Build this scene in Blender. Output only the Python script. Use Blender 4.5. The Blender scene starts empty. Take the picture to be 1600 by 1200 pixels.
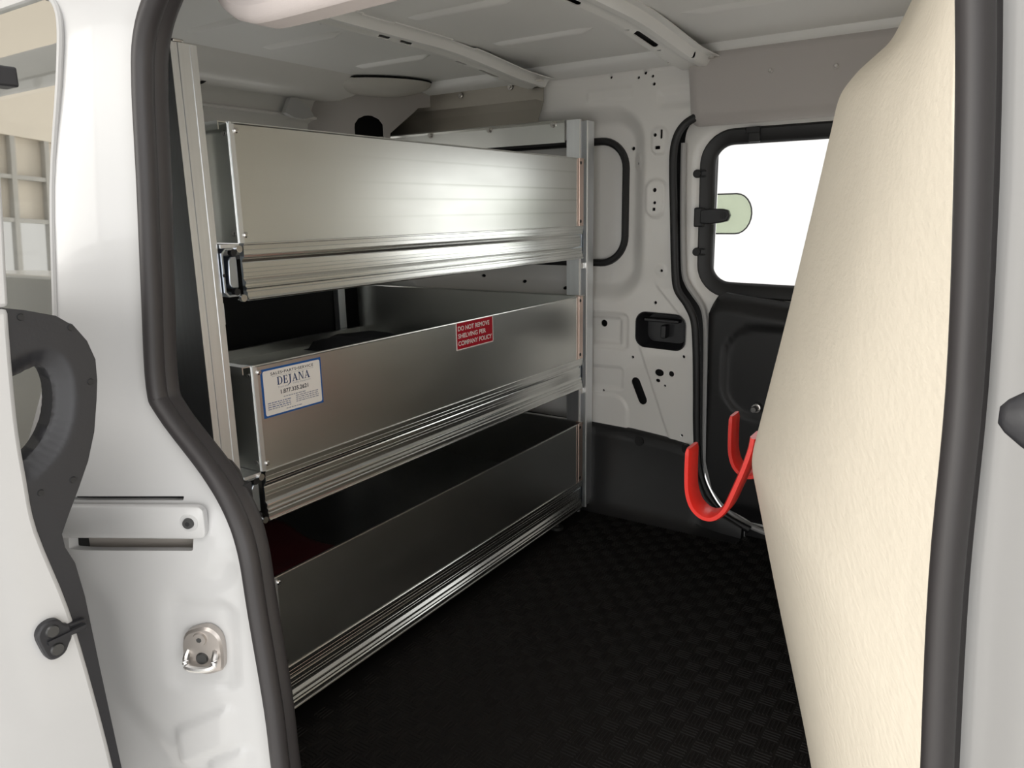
import bpy, bmesh, math, random
import numpy as np
from mathutils import Vector, Matrix
from mathutils.geometry import delaunay_2d_cdt

random.seed(4)
rng = np.random.default_rng(4)
scn = bpy.context.scene
COL = scn.collection

# ------------------------------------------------------------------ camera
# world: van floor z=0, +X = front of the van, +Y = from kerb side to driver side
def cam_axes(yaw, pitch, roll):
    cy, sy = math.cos(yaw), math.sin(yaw)
    cp, sp = math.cos(pitch), math.sin(pitch)
    fw = Vector((-sy * cp, cy * cp, -sp))
    rt = Vector((cy, sy, 0))
    up = rt.cross(fw)
    c, s = math.cos(roll), math.sin(roll)
    return c * rt + s * up, -s * rt + c * up, fw
cd = bpy.data.cameras.new('camera')
cd.sensor_width = 36.0
cd.lens = 1166.0 / 1600.0 * 36.0
cd.clip_start = 0.02
cam = bpy.data.objects.new('camera', cd)
COL.objects.link(cam)
r_, u_, f_ = cam_axes(math.radians(33.45), math.radians(12.95), math.radians(-1.0))
cam.matrix_world = Matrix(((r_.x, u_.x, -f_.x, 0.0), (r_.y, u_.y, -f_.y, 0.0),
                           (r_.z, u_.z, -f_.z, 1.04), (0, 0, 0, 1)))
scn.camera = cam

# ------------------------------------------------------------------ light
world = bpy.data.worlds.new('showroom_daylight')
scn.world = world
world.use_nodes = True
bg = world.node_tree.nodes['Background']
bg.inputs[0].default_value = (1.0, 0.985, 0.965, 1)
bg.inputs[1].default_value = 1.1

def area(name, loc, target, sx, sy, power, col):
    l = bpy.data.lights.new(name, 'AREA')
    l.shape = 'RECTANGLE'; l.size = sx; l.size_y = sy
    l.energy = power; l.color = col
    o = bpy.data.objects.new(name, l)
    COL.objects.link(o)
    o.location = loc
    o.rotation_euler = (Vector(target) - Vector(loc)).to_track_quat('-Z', 'Y').to_euler()
    return o
area('ceiling_lamp', (-0.6, -1.7, 3.7), (-0.6, -1.5, 0.0), 4.5, 1.6, 80, (1.0, 0.96, 0.90))
# daylight beyond the far window, then three added fill lamps
area('daylight_fill_lamp', (-0.6, 5.2, 1.6), (-0.6, 0.0, 1.2), 6.0, 3.6, 75, (0.97, 1.0, 0.97))
area('daylight_fill_lamp', (1.6, -5.2, 0.95), (-0.7, 0.5, 0.9), 6.0, 2.7, 110, (0.99, 1.0, 0.98))  # added fill lamp that lifts the dim interior
area('daylight_fill_lamp', (-3.0, -4.3, 1.05), (-0.3, 1.0, 0.9), 4.0, 2.6, 175, (1.0, 0.97, 0.91))  # added fill lamp that evens out the light on the partition
area('daylight_fill_lamp', (4.6, -1.5, 1.0), (-0.9, 0.45, 0.6), 2.6, 2.4, 70, (0.98, 0.99, 1.0))  # added fill lamp aimed at the shaded lower jamb

scn.view_settings.view_transform = 'Standard'
scn.view_settings.look = 'None'
scn.view_settings.exposure = 0.0
scn.view_settings.gamma = 1.0
scn.view_settings.use_curve_mapping = False

# ------------------------------------------------------------------ materials
MATS = {}
def mat(name, col, rough=0.5, metal=0.0, coat=0.0, spec=0.5, noise=None, bump=None, rnoise=None):
    """noise=(scale3, amount) colour variation; bump=(scale3, strength, dist); rnoise=(scale3, amount)"""
    m = bpy.data.materials.new(name)
    m.use_nodes = True
    nt = m.node_tree
    b = nt.nodes['Principled BSDF']
    b.inputs['Base Color'].default_value = (*col, 1)
    b.inputs['Roughness'].default_value = rough
    b.inputs['Metallic'].default_value = metal
    b.inputs['Coat Weight'].default_value = coat
    b.inputs['Coat Roughness'].default_value = 0.06
    b.inputs['Specular IOR Level'].default_value = spec
    def ntex(scale, detail=4.0):
        tc = nt.nodes.new('ShaderNodeTexCoord')
        mp = nt.nodes.new('ShaderNodeMapping')
        mp.inputs['Scale'].default_value = scale
        nt.links.new(tc.outputs['Object'], mp.inputs['Vector'])
        n = nt.nodes.new('ShaderNodeTexNoise')
        n.inputs['Scale'].default_value = 1.0
        n.inputs['Detail'].default_value = detail
        nt.links.new(mp.outputs['Vector'], n.inputs['Vector'])
        return n
    if noise:
        n = ntex(noise[0])
        mx = nt.nodes.new('ShaderNodeMixRGB'); mx.blend_type = 'MIX'
        a = noise[1]
        mx.inputs[1].default_value = (*[max(0, c * (1 - a)) for c in col], 1)
        mx.inputs[2].default_value = (*[min(1, c * (1 + a)) for c in col], 1)
        nt.links.new(n.outputs['Fac'], mx.inputs[0])
        nt.links.new(mx.outputs[0], b.inputs['Base Color'])
    if rnoise:
        n = ntex(rnoise[0])
        mr = nt.nodes.new('ShaderNodeMapRange')
        mr.inputs['From Min'].default_value = 0.3; mr.inputs['From Max'].default_value = 0.7
        mr.inputs['To Min'].default_value = rough - rnoise[1]
        mr.inputs['To Max'].default_value = rough + rnoise[1]
        nt.links.new(n.outputs['Fac'], mr.inputs['Value'])
        nt.links.new(mr.outputs[0], b.inputs['Roughness'])
    if bump:
        n = ntex(bump[0], 6.0)
        bp = nt.nodes.new('ShaderNodeBump')
        bp.inputs['Strength'].default_value = bump[1]
        bp.inputs['Distance'].default_value = bump[2]
        nt.links.new(n.outputs['Fac'], bp.inputs['Height'])
        nt.links.new(bp.outputs[0], b.inputs['Normal'])
    MATS[name] = m
    return m

WHITE = mat('white_paint_dimmed', (0.535, 0.533, 0.531), 0.4, coat=0.5)  # same paint as the inside, darkened to balance the stronger light outside
INNER = mat('white_paint_lifted', (0.84, 0.825, 0.80), 0.42, coat=0.25)  # same paint as the body, lightened to lift the dim interior
ROOFM = mat('grey_roof_paint', (0.86, 0.86, 0.845), 0.5, coat=0.1)
RUBBER = mat('black_rubber', (0.030, 0.027, 0.028), 0.48)
SEALM = mat('window_rubber', (0.012, 0.012, 0.013), 0.5)
PLAST = mat('black_plastic', (0.018, 0.018, 0.021), 0.45, bump=((300, 300, 300), 0.15, 0.001))
TRIMK = mat('black_door_trim', (0.010, 0.010, 0.011), 0.5, bump=((250, 250, 250), 0.15, 0.001))
MATF = mat('black_floor_mat', (0.0075, 0.0066, 0.0062), 0.62, spec=0.18)
DARK = mat('dark_backing', (0.012, 0.012, 0.013), 0.8)  # flat dark colour, mostly standing in for shade behind holes and slots
ALU = mat('brushed_aluminium', (0.775, 0.785, 0.755), 0.32, metal=1.0,
          noise=((6, 1.2, 9), 0.06), rnoise=((14, 5.0, 22), 0.02))
def rubbed():
    m = ALU.copy(); m.name = 'rubbed_aluminium'
    nt = m.node_tree; b = nt.nodes['Principled BSDF']
    src = b.inputs['Base Color'].links[0].from_socket
    tc = nt.nodes.new('ShaderNodeTexCoord'); sx = nt.nodes.new('ShaderNodeSeparateXYZ')
    nt.links.new(tc.outputs['Object'], sx.inputs[0])
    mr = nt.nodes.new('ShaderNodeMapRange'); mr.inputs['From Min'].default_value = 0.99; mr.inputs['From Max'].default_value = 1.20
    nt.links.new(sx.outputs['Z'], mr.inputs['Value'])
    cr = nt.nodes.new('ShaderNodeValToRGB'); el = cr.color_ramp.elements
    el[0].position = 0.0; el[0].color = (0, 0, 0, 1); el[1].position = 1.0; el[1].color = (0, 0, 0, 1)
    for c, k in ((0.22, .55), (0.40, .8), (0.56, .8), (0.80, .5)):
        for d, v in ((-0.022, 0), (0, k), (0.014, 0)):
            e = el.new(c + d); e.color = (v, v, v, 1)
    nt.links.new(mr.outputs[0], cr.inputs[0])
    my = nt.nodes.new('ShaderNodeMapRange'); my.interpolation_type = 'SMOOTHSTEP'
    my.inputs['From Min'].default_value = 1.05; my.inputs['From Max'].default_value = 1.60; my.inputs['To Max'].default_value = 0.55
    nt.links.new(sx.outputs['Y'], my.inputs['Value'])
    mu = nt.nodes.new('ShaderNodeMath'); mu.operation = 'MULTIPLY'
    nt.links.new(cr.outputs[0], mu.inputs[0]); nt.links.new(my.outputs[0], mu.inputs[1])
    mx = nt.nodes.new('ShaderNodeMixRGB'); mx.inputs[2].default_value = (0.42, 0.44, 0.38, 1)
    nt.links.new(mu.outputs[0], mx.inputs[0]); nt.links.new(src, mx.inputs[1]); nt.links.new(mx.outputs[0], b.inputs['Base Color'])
    return m
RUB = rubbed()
ALUR = mat('extruded_aluminium', (0.83, 0.84, 0.82), 0.24, metal=1.0,
           noise=((40, 0.8, 220), 0.07), rnoise=((60, 1.5, 300), 0.03))
ALUP = mat('post_aluminium', (0.87, 0.89, 0.91), 0.42, metal=1.0,
           noise=((120, 160, 2), 0.08))
CORN = mat('aluminium_pink_reflection', (0.90, 0.72, 0.64), 0.40, metal=1.0)  # pink tint painted in for a reddish reflection on plain aluminium
ZINC = mat('zinc_plated_steel', (0.60, 0.66, 0.74), 0.28, metal=1.0)
STEEL = mat('bright_steel', (0.72, 0.70, 0.68), 0.22, metal=1.0)
STAIN = mat('stainless_plate', (0.50, 0.47, 0.42), 0.34, metal=1.0, noise=((5, 2, 20), 0.12))
DSTEEL = mat('dark_steel', (0.10, 0.10, 0.10), 0.4, metal=0.8)
CREAM = mat('cream_partition_vinyl', (0.88, 0.805, 0.675), 0.6, spec=0.25,
            noise=((14, 14, 22), 0.04), bump=((55, 55, 120), 0.40, 0.004))
RED = mat('red_rubber_coating', (0.83, 0.030, 0.020), 0.38, noise=((60, 60, 60), 0.06))
REDC = mat('dark_red_cloth', (0.10, 0.006, 0.012), 0.9)
BLKC = mat('black_cloth', (0.010, 0.010, 0.012), 0.9)
HDR = mat('grey_header_trim', (0.50, 0.47, 0.455), 0.6, bump=((400, 400, 400), 0.2, 0.001))
PADM = mat('pale_header_trim', (0.60, 0.54, 0.52), 0.6, bump=((400, 400, 400), 0.2, 0.001))
LENS = mat('lamp_cover', (0.60, 0.58, 0.54), 0.35)
STKW = mat('sticker_white', (0.80, 0.76, 0.72), 0.5)
STKB = mat('sticker_blue', (0.010, 0.085, 0.30), 0.45)
INK = mat('ink_navy', (0.006, 0.030, 0.12), 0.6)
INKK = mat('ink_black', (0.012, 0.015, 0.03), 0.6)
INKG = mat('ink_faded', (0.30, 0.30, 0.36), 0.6)
STKR = mat('sticker_red', (0.40, 0.002, 0.016), 0.5, spec=0.25)
STKP = mat('sticker_pale', (0.80, 0.70, 0.69), 0.5)
CONC = mat('showroom_concrete', (0.78, 0.77, 0.75), 0.35, noise=((2, 2, 2), 0.1))
BEIGE = mat('beige_wall_panel', (0.62, 0.56, 0.48), 0.6)
MULL = mat('grey_mullion', (0.35, 0.34, 0.32), 0.5)
GREY = mat('grey_door_edge', (0.46, 0.455, 0.45), 0.6)

def glass_mat():
    m = bpy.data.materials.new('clear_window_glass')
    m.use_nodes = True
    nt = m.node_tree
    nt.nodes.remove(nt.nodes['Principled BSDF'])
    out = nt.nodes['Material Output']
    tr = nt.nodes.new('ShaderNodeBsdfTransparent')
    tr.inputs[0].default_value = (1.0, 1.0, 1.0, 1)
    gl = nt.nodes.new('ShaderNodeBsdfGlossy')
    gl.inputs['Roughness'].default_value = 0.02
    fr = nt.nodes.new('ShaderNodeFresnel'); fr.inputs[0].default_value = 1.45
    mx = nt.nodes.new('ShaderNodeMixShader')
    ge = nt.nodes.new('ShaderNodeNewGeometry')
    iv = nt.nodes.new('ShaderNodeMath'); iv.operation = 'SUBTRACT'; iv.inputs[0].default_value = 1.0
    ml = nt.nodes.new('ShaderNodeMath'); ml.operation = 'MULTIPLY'
    nt.links.new(ge.outputs['Backfacing'], iv.inputs[1])
    nt.links.new(fr.outputs[0], ml.inputs[0]); nt.links.new(iv.outputs[0], ml.inputs[1])
    nt.links.new(ml.outputs[0], mx.inputs[0])
    nt.links.new(tr.outputs[0], mx.inputs[1])
    nt.links.new(gl.outputs[0], mx.inputs[2])
    nt.links.new(mx.outputs[0], out.inputs['Surface'])
    return m
GLASS = glass_mat()
def tint_mat():
    m = bpy.data.materials.new('pale_green_window_view')
    m.use_nodes = True
    nt = m.node_tree
    b = nt.nodes['Principled BSDF']; b.inputs['Base Color'].default_value = (0.75, 0.80, 0.68, 1); b.inputs['Roughness'].default_value = 0.3
    tr = nt.nodes.new('ShaderNodeBsdfTransparent'); tr.inputs[0].default_value = (0.86, 0.91, 0.80, 1)
    mx = nt.nodes.new('ShaderNodeMixShader'); mx.inputs[0].default_value = 0.25
    nt.links.new(tr.outputs[0], mx.inputs[1]); nt.links.new(b.outputs[0], mx.inputs[2])
    nt.links.new(mx.outputs[0], nt.nodes['Material Output'].inputs['Surface'])
    return m
PALEG = tint_mat()
def quarter_mat():
    m = bpy.data.materials.new('coated_quarter_glass')
    m.use_nodes = True
    nt = m.node_tree
    nt.nodes.remove(nt.nodes['Principled BSDF'])
    tr = nt.nodes.new('ShaderNodeBsdfTransparent'); tr.inputs[0].default_value = (0.90, 0.93, 0.90, 1)
    gl = nt.nodes.new('ShaderNodeBsdfGlossy'); gl.inputs['Roughness'].default_value = 0.02; gl.inputs[0].default_value = (0.92, 0.92, 0.88, 1)
    mx = nt.nodes.new('ShaderNodeMixShader'); mx.inputs[0].default_value = 0.62
    nt.links.new(tr.outputs[0], mx.inputs[1]); nt.links.new(gl.outputs[0], mx.inputs[2])
    nt.links.new(mx.outputs[0], nt.nodes['Material Output'].inputs['Surface'])
    return m
QGL = quarter_mat()

# ------------------------------------------------------------------ object helpers
def obj(name, verts, faces, m, parent=None, smooth=False, bevel=0.0, solid=0.0, sharp=35):
    if isinstance(solid, tuple):          # give a sheet its thickness along one direction
        n0 = len(verts); cnt = {}
        for f in faces:
            for i in range(len(f)):
                a, b = f[i], f[(i + 1) % len(f)]
                if (b, a) in cnt: del cnt[(b, a)]
                else: cnt[(a, b)] = 1
        verts = list(verts) + [(v[0] + solid[0], v[1] + solid[1], v[2] + solid[2]) for v in verts]
        faces = list(faces) + [tuple(i + n0 for i in f)[::-1] for f in faces] + [(b, a, a + n0, b + n0) for a, b in cnt]
        solid = 0.0
    me = bpy.data.meshes.new(name)
    me.from_pydata([tuple(v) for v in verts], [], [tuple(f) for f in faces])
    me.validate(); me.update()
    me.materials.append(m)
    o = bpy.data.objects.new(name, me)
    COL.objects.link(o)
    if parent is not None:
        o.parent = parent
        o.matrix_parent_inverse = Matrix.Translation(parent.location).inverted()
    if smooth:
        for p in me.polygons: p.use_smooth = True
        me.set_sharp_from_angle(angle=math.radians(sharp))
    if solid:
        md = o.modifiers.new('solid', 'SOLIDIFY'); md.thickness = solid; md.offset = -1
    if bevel:
        md = o.modifiers.new('bevel', 'BEVEL'); md.width = bevel; md.segments = 2
        md.limit_method = 'ANGLE'; md.angle_limit = math.radians(40)
        for p in me.polygons: p.use_smooth = True
        me.set_sharp_from_angle(angle=math.radians(sharp))
    return o

def tag(o, label=None, cat=None, group=None, kind=None):
    if label: o['label'] = label
    if cat: o['category'] = cat
    if group: o['group'] = group
    if kind: o['kind'] = kind
    return o

def empty(name, loc, label=None, cat=None, group=None, kind=None):
    o = bpy.data.objects.new(name, None)
    o.empty_display_size = 0.05
    COL.objects.link(o)
    o.location = loc
    return tag(o, label, cat, group, kind)

class MB:
    def __init__(s): s.v = []; s.f = []
    def add(s, v, f):
        n = len(s.v); s.v += [tuple(p) for p in v]; s.f += [tuple(i + n for i in q) for q in f]; return s
    def box(s, x0, x1, y0, y1, z0, z1):
        v = [(x, y, z) for x in (x0, x1) for y in (y0, y1) for z in (z0, z1)]
        f = [(0, 1, 3, 2), (4, 6, 7, 5), (0, 4, 5, 1), (2, 3, 7, 6), (0, 2, 6, 4), (1, 5, 7, 3)]
        return s.add(v, f)
    def prism(s, pts, ax, a, b):
        """pts 2-D polygon in the two other axes (in x,y,z order), extruded along ax from a to b"""
        def mk(p, t):
            q = list(p); q.insert(ax, t); return tuple(q)
        n = len(pts)
        v = [mk(p, a) for p in pts] + [mk(p, b) for p in pts]
        f = [tuple(range(n))[::-1], tuple(range(n, 2 * n))]
        f += [(i, (i + 1) % n, n + (i + 1) % n, n + i) for i in range(n)]
        return s.add(v, f)
    def strip(s, pts, ax, a, b):
        """open 2-D polyline extruded along ax"""
        def mk(p, t):
            q = list(p); q.insert(ax, t); return tuple(q)
        n = len(pts)
        v = [mk(p, a) for p in pts] + [mk(p, b) for p in pts]
        return s.add(v, [(i, i + 1, n + i + 1, n + i) for i in range(n - 1)])
    def cyl(s, c, axis, r, h, n=12, r2=None):
        c = Vector(c); ax = Vector(axis).normalized()
        t = ax.orthogonal().normalized(); b = ax.cross(t)
        r2 = r if r2 is None else r2
        v = []
        for k, (hh, rr) in enumerate(((0, r), (h, r2))):
            for i in range(n):
                a = 2 * math.pi * i / n
                v.append(tuple(c + ax * hh + (t * math.cos(a) + b * math.sin(a)) * rr))
        f = [(i, (i + 1) % n, n + (i + 1) % n, n + i) for i in range(n)]
        f += [tuple(range(n))[::-1], tuple(range(n, 2 * n))]
        return s.add(v, f)
    def sphere(s, c, rx, ry, rz, nu=20, nv=10):
        v = []; f = []
        for j in range(nv + 1):
            th = math.pi * j / nv
            for i in range(nu):
                a = 2 * math.pi * i / nu
                v.append((c[0] + rx * math.sin(th) * math.cos(a), c[1] + ry * math.sin(th) * math.sin(a), c[2] + rz * math.cos(th)))
        for j in range(nv):
            for i in range(nu):
                f.append((j * nu + i, (j + 1) * nu + i, (j + 1) * nu + (i + 1) % nu, j * nu + (i + 1) % nu))
        return s.add(v, f)
    def sweep(s, path, prof, N, closed=False):
        """planar path (normal N), profile points (a along side, b along N)"""
        N = Vector(N); P = [Vector(p) for p in path]; n = len(P); m = len(prof)
        v = []
        for i in range(n):
            if closed: t = P[(i + 1) % n] - P[i - 1]
            else: t = P[min(i + 1, n - 1)] - P[max(i - 1, 0)]
            t.normalize(); side = t.cross(N).normalized()
            for a, b in prof: v.append(tuple(P[i] + side * a + N * b))
        f = []
        for i in range(n if closed else n - 1):
            j = (i + 1) % n
            for k in range(m):
                l = (k + 1) % m
                f.append((i * m + k, i * m + l, j * m + l, j * m + k))
        if not closed:
            f += [tuple(range(m))[::-1], tuple((n - 1) * m + k for k in range(m))]
        return s.add(v, f)
    def build(s, name, m, parent=None, **kw): return obj(name, s.v, s.f, m, parent, **kw)

def ell(a0, b0, ra, rb, n=12):
    return [(a0 + ra * math.cos(2 * math.pi * i / n), b0 + rb * math.sin(2 * math.pi * i / n)) for i in range(n)]

def catmull(P, per=6, closed=False):
    P = [np.array(p, float) for p in P]; n = len(P); out = []
    rngi = range(n if closed else n - 1)
    for i in rngi:
        p1 = P[i]; p2 = P[(i + 1) % n]
        p0 = P[i - 1] if (closed or i > 0) else p1
        p3 = P[(i + 2) % n] if (closed or i + 2 < n) else p2
        for k in range(per):
            t = k / per
            out.append(0.5 * ((2 * p1) + (-p0 + p2) * t + (2 * p0 - 5 * p1 + 4 * p2 - p3) * t * t + (-p0 + 3 * p1 - 3 * p2 + p3) * t ** 3))
    if not closed: out.append(P[-1])
    return [tuple(float(c) for c in p) for p in out]

def rrect(u0, u1, v0, v1, r, n=6):
    out = []
    for cx, cy, a0 in ((u1 - r, v1 - r, 0), (u0 + r, v1 - r, 90), (u0 + r, v0 + r, 180), (u1 - r, v0 + r, 270)):
        for k in range(n + 1):
            a = math.radians(a0 + 90 * k / n)
            out.append((cx + r * math.cos(a), cy + r * math.sin(a)))
    return out

def circ(u, v, r, n=10, ry=None):
    ry = ry or r
    return [(u + r * math.cos(2 * math.pi * i / n), v + ry * math.sin(2 * math.pi * i / n)) for i in range(n)]

def capsule(p, q, r, n=6):
    p = np.array(p); q = np.array(q); d = (q - p) / np.linalg.norm(q - p); a0 = math.atan2(d[1], d[0])
    out = []
    for c, s0 in ((q, -90), (p, 90)):
        for k in range(n + 1):
            a = a0 + math.radians(s0 + 180 * k / n)
            out.append((float(c[0] + r * math.cos(a)), float(c[1] + r * math.sin(a))))
    return out

def inpoly(P, poly):
    x, y = P[:, 0], P[:, 1]; ins = np.zeros(len(P), bool)
    q = np.array(poly); n = len(q); j = n - 1
    for i in range(n):
        xi, yi = q[i]; xj, yj = q[j]
        c = ((yi > y) != (yj > y)) & (x < (xj - xi) * (y - yi) / (yj - yi + 1e-15) + xi)
        ins ^= c; j = i
    return ins

def plate(outline, holes, step, fn, facing, extra=None, drop=None):
    """triangulated sheet in (u,v) with real holes, mapped by fn(U,V)->xyz arrays"""
    ol = np.array(outline)
    gu = np.arange(ol[:, 0].min() + step / 2, ol[:, 0].max(), step)
    gv = np.arange(ol[:, 1].min() + step / 2, ol[:, 1].max(), step)
    G = np.array(np.meshgrid(gu, gv)).reshape(2, -1).T
    if drop is not None: G = G[~drop(G)]
    if extra is not None: G = np.vstack([G, np.array(extra)])
    keep = inpoly(G, outline)
    for h in holes: keep &= ~inpoly(G, h)
    G = G[keep]
    cv = []; ce = []
    for poly in [outline] + list(holes):
        dense = []
        for i in range(len(poly)):
            a = np.array(poly[i]); b = np.array(poly[(i + 1) % len(poly)])
            k = max(1, int(np.linalg.norm(b - a) / step))
            for t in range(k): dense.append(a + (b - a) * t / k)
        n0 = len(cv); cv += dense
        ce += [(n0 + i, n0 + (i + 1) % len(dense)) for i in range(len(dense))]
    C = np.array(cv)
    if len(G):
        ok = np.ones(len(G), bool)
        for i in range(0, len(C), 200):
            d = np.linalg.norm(G[:, None, :] - C[None, i:i + 200, :], axis=2).min(1)
            ok &= d > step * 0.22
        G = G[ok]
        allp = np.vstack([C, G])
    else: allp = C
    vs, es, fs, *_ = delaunay_2d_cdt([Vector(p) for p in allp], ce, [], 0, 1e-7)
    V = np.array([tuple(p) for p in vs]); Fc = np.array([tuple(f) for f in fs])
    cen = V[Fc].mean(1)
    k = inpoly(cen, outline)
    for h in holes: k &= ~inpoly(cen, h)
    Fc = Fc[k]
    X = np.stack([np.broadcast_to(c, len(V)) for c in fn(V[:, 0], V[:, 1])], 1)
    a, b, c = X[Fc[:, 0]], X[Fc[:, 1]], X[Fc[:, 2]]
    nn = np.cross(b - a, c - a).sum(0)
    if nn @ np.array(facing) < 0: Fc = Fc[:, ::-1]
    return X.tolist(), Fc.tolist()

def sst(a, b, x):
    t = np.clip((x - a) / (b - a), 0, 1); return t * t * (3 - 2 * t)

def sdrr(u, v, u0, u1, v0, v1, r):
    cu, cv, hu, hv = (u0 + u1) / 2, (v0 + v1) / 2, (u1 - u0) / 2, (v1 - v0) / 2
    qx = np.abs(u - cu) - hu + r; qy = np.abs(v - cv) - hv + r
    return np.hypot(np.maximum(qx, 0), np.maximum(qy, 0)) + np.minimum(np.maximum(qx, qy), 0) - r

def tri_seg_screw(parent, name, c, axis, r=0.005, h=0.003, m=None, slot=True):
    mb = MB(); mb.cyl(c, axis, r, h * 0.6, 12).cyl(Vector(c) + Vector(axis).normalized() * h * 0.6, axis, r * 0.9, h * 0.4, 12, r * 0.55)
    return mb.build(name, m or STEEL, parent, smooth=True)

# ================================================================== SETTING
# ---- showroom around the van
g = MB().box(-7, 6, -7, 3.5, -0.62, -0.55).build('ground', CONC); tag(g, kind='structure')
ws = MB().box(-5.6, -5.5, -7, 0.6, 1.75, 3.6).build('wall_showroom', BEIGE); tag(ws, kind='structure')
for k in range(24):
    MB().box(-5.56, -5.5, -4.6 + k * 0.21, -4.57 + k * 0.21, -0.55, 1.75).build('mullion', MULL, ws)
MB().box(-5.59, -5.57, -4.6, 0.2, 1.22, 1.75).build('panel', BEIGE, ws)
for z in (-0.55, -0.2, 0.15, 0.5, 0.85, 1.2, 1.48):
    MB().box(-5.555, -5.505, -4.6, 0.4, z, z + 0.028).build('crossbar', MULL, ws)

# ---- van floor: rubber mat with basket-weave ribs
fl = MB().box(-2.3, 0.0, 0.52, 2.36, -0.05, 0.0).build('floor', MATF); tag(fl, kind='structure')
rb = MB()
B = 0.036
for i in range(int(1.05 / B)):
    for j in range(int(1.70 / B)):
        x0 = -1.14 + i * B; y0 = 0.60 + j * B
        for k in range(4):
            a = 0.003 + k * 0.0082; w = 0.0046
            if (i + j) % 2 == 0: bx = (x0 + 0.002, x0 + B - 0.002, y0 + a, y0 + a + w)
            else: bx = (x0 + a, x0 + a + w, y0 + 0.002, y0 + B - 0.002)
            X0, X1, Y0, Y1 = bx; h = 0.0016; c = 0.0012
            v = [(X0, Y0, 0), (X1, Y0, 0), (X1, Y1, 0), (X0, Y1, 0),
                 (X0 + c, Y0 + c, h), (X1 - c, Y0 + c, h), (X1 - c, Y1 - c, h), (X0 + c, Y1 - c, h)]
            rb.add(v, [(4, 5, 6, 7), (0, 1, 5, 4), (1, 2, 6, 5), (2, 3, 7, 6), (3, 0, 4, 7)])
rbo = rb.build('rib', MATF, fl); rbo['kind'] = 'stuff'; rbo['label'] = 'basket-weave ribs of the black rubber mat'

# ---- driver-side wall (far wall)
YD = 2.29
seal_d = [(-0.60, 1.325), (-0.78, 1.322), (-0.839, 1.305), (-0.874, 1.280), (-0.893, 1.237), (-0.897, 1.17), (-0.890, 1.035), (-0.880, 0.856), (-0.869, 0.791),
          (-0.836, 0.746), (-0.811, 0.696), (-0.801, 0.615), (-0.794, 0.48), (-0.788, 0.339), (-0.775, 0.21), (-0.745, 0.13), (-0.69, 0.065), (-0.60, 0.03)]
seal_dc = catmull(seal_d, 5)
def wall_far_fn(U, V):
    d = np.zeros_like(U)
    s = sdrr(U, V, -2.02, -0.985, 0.735, 1.375, 0.13)
    d += 0.045 * sst(0.0, -0.070, s)
    s = sdrr(U, V, -1.30, -1.041, 0.577, 0.702, 0.02)
    d += 0.007 * sst(0.004, -0.008, s)
    s = sdrr(U, V, -1.30, -1.068, 0.592, 0.688, 0.012)
    d += 0.012 * sst(0.004, -0.012, s)
    # raised pads with holes
    s = sdrr(U, V, -0.972, -0.919, 1.208, 1.290, 0.022); d -= 0.007 * sst(0.003, -0.005, s)
    s = sdrr(U, V, -0.988, -0.919, 1.016, 1.135, 0.033); d -= 0.007 * sst(0.003, -0.006, s)
    s = sdrr(U, V, -0.948, -0.912, 0.832, 0.868, 0.016); d -= 0.003 * sst(0.003, -0.005, s)
    s = sdrr(U, V, -1.043, -1.012, 1.165, 1.215, 0.014); d -= 0.004 * sst(0.003, -0.005, s)
    # long diagonal swage down to the trim
    xs = -0.997 + (0.588 - V) / (0.588 - 0.292) * (0.997 - 0.886)
    d -= 0.006 * sst(-0.003, 0.006, U - xs) * sst(0.62, 0.57, V)
    # diagonal step above the grab pocket
    xs2 = -0.945 + (0.80 - V) * 0.9
    d -= 0.005 * sst(-0.003, 0.006, U - xs2) * sst(0.69, 0.72, V) * sst(0.83, 0.79, V) * sst(-0.96, -0.93, U)
    # low pressed panels behind the shelf post
    s = sdrr(U, V, -1.60, -1.058, 0.44, 0.515, 0.01); d += 0.005 * sst(0.003, -0.005, s)
    s = sdrr(U, V, -1.60, -1.035, 0.22, 0.42, 0.06); d -= 0.006 * sst(0.003, -0.006, s)
    # upper corner swage and horizontal pressed ledge
    s = sdrr(U, V, -0.955, -0.60, 1.345, 1.40, 0.02); d += 0.010 * sst(0.01, -0.02, s)
    s = sdrr(U, V, -1.20, -1.04, 1.385, 1.42, 0.004); d -= 0.003 * sst(0.002, -0.004, s)
    d -= 0.05 * sst(1.455, 1.50, V)
    return U, YD + d, V
hd = lambda r: r
holes = [circ(-1.115, 1.452, .0045), circ(-1.021, 1.442, .0045), circ(-0.998, 1.453, .0050), circ(-0.974, 1.441, .0045), circ(-0.969, 1.418, .0050),
         circ(-0.959, 1.267, .0058), capsule((-0.938, 1.258), (-0.938, 1.279), .0036), rrect(-0.958, -0.941, 1.224, 1.234, .002, 2),
         circ(-0.956, 1.101, .0068), circ(-0.955, 1.062, .0052), rrect(-0.962, -0.952, 1.037, 1.047, .001, 2),
         circ(-0.927, 0.849, .0050), circ(-1.054, 1.235, .0065), circ(-1.028, 1.186, .0038), circ(-0.946, 0.745, .0055),
         circ(-1.14, 0.662, .0125, 14), circ(-1.022, 0.557, .0050), circ(-0.842, 0.575, .0055),
         circ(-0.924, 0.514, .0165, 14, .0125), circ(-0.882, 0.514, .0100, 12), circ(-0.928, 0.487, .0085, 12, .0065), circ(-0.903, 0.472, .0045),
         capsule((-1.010, 0.472), (-0.984, 0.412), .0165), circ(-1.13, 0.429, .0045), circ(-0.839, 0.310, .0050),
         circ(-1.663, 0.807, .010, 12, .006), circ(-1.477, 0.792, .010, 12, .006), circ(-1.299, 0.776, .010, 12, .006)]
pocket = [(-1.006 + 0.003, 0.0)]
pk = rrect(-1.010, -0.841, 0.597, 0.712, 0.034, 6)
pk = [(u, v - 0.02 * max(0, (u + 0.95)) * 2) for u, v in pk]
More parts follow.
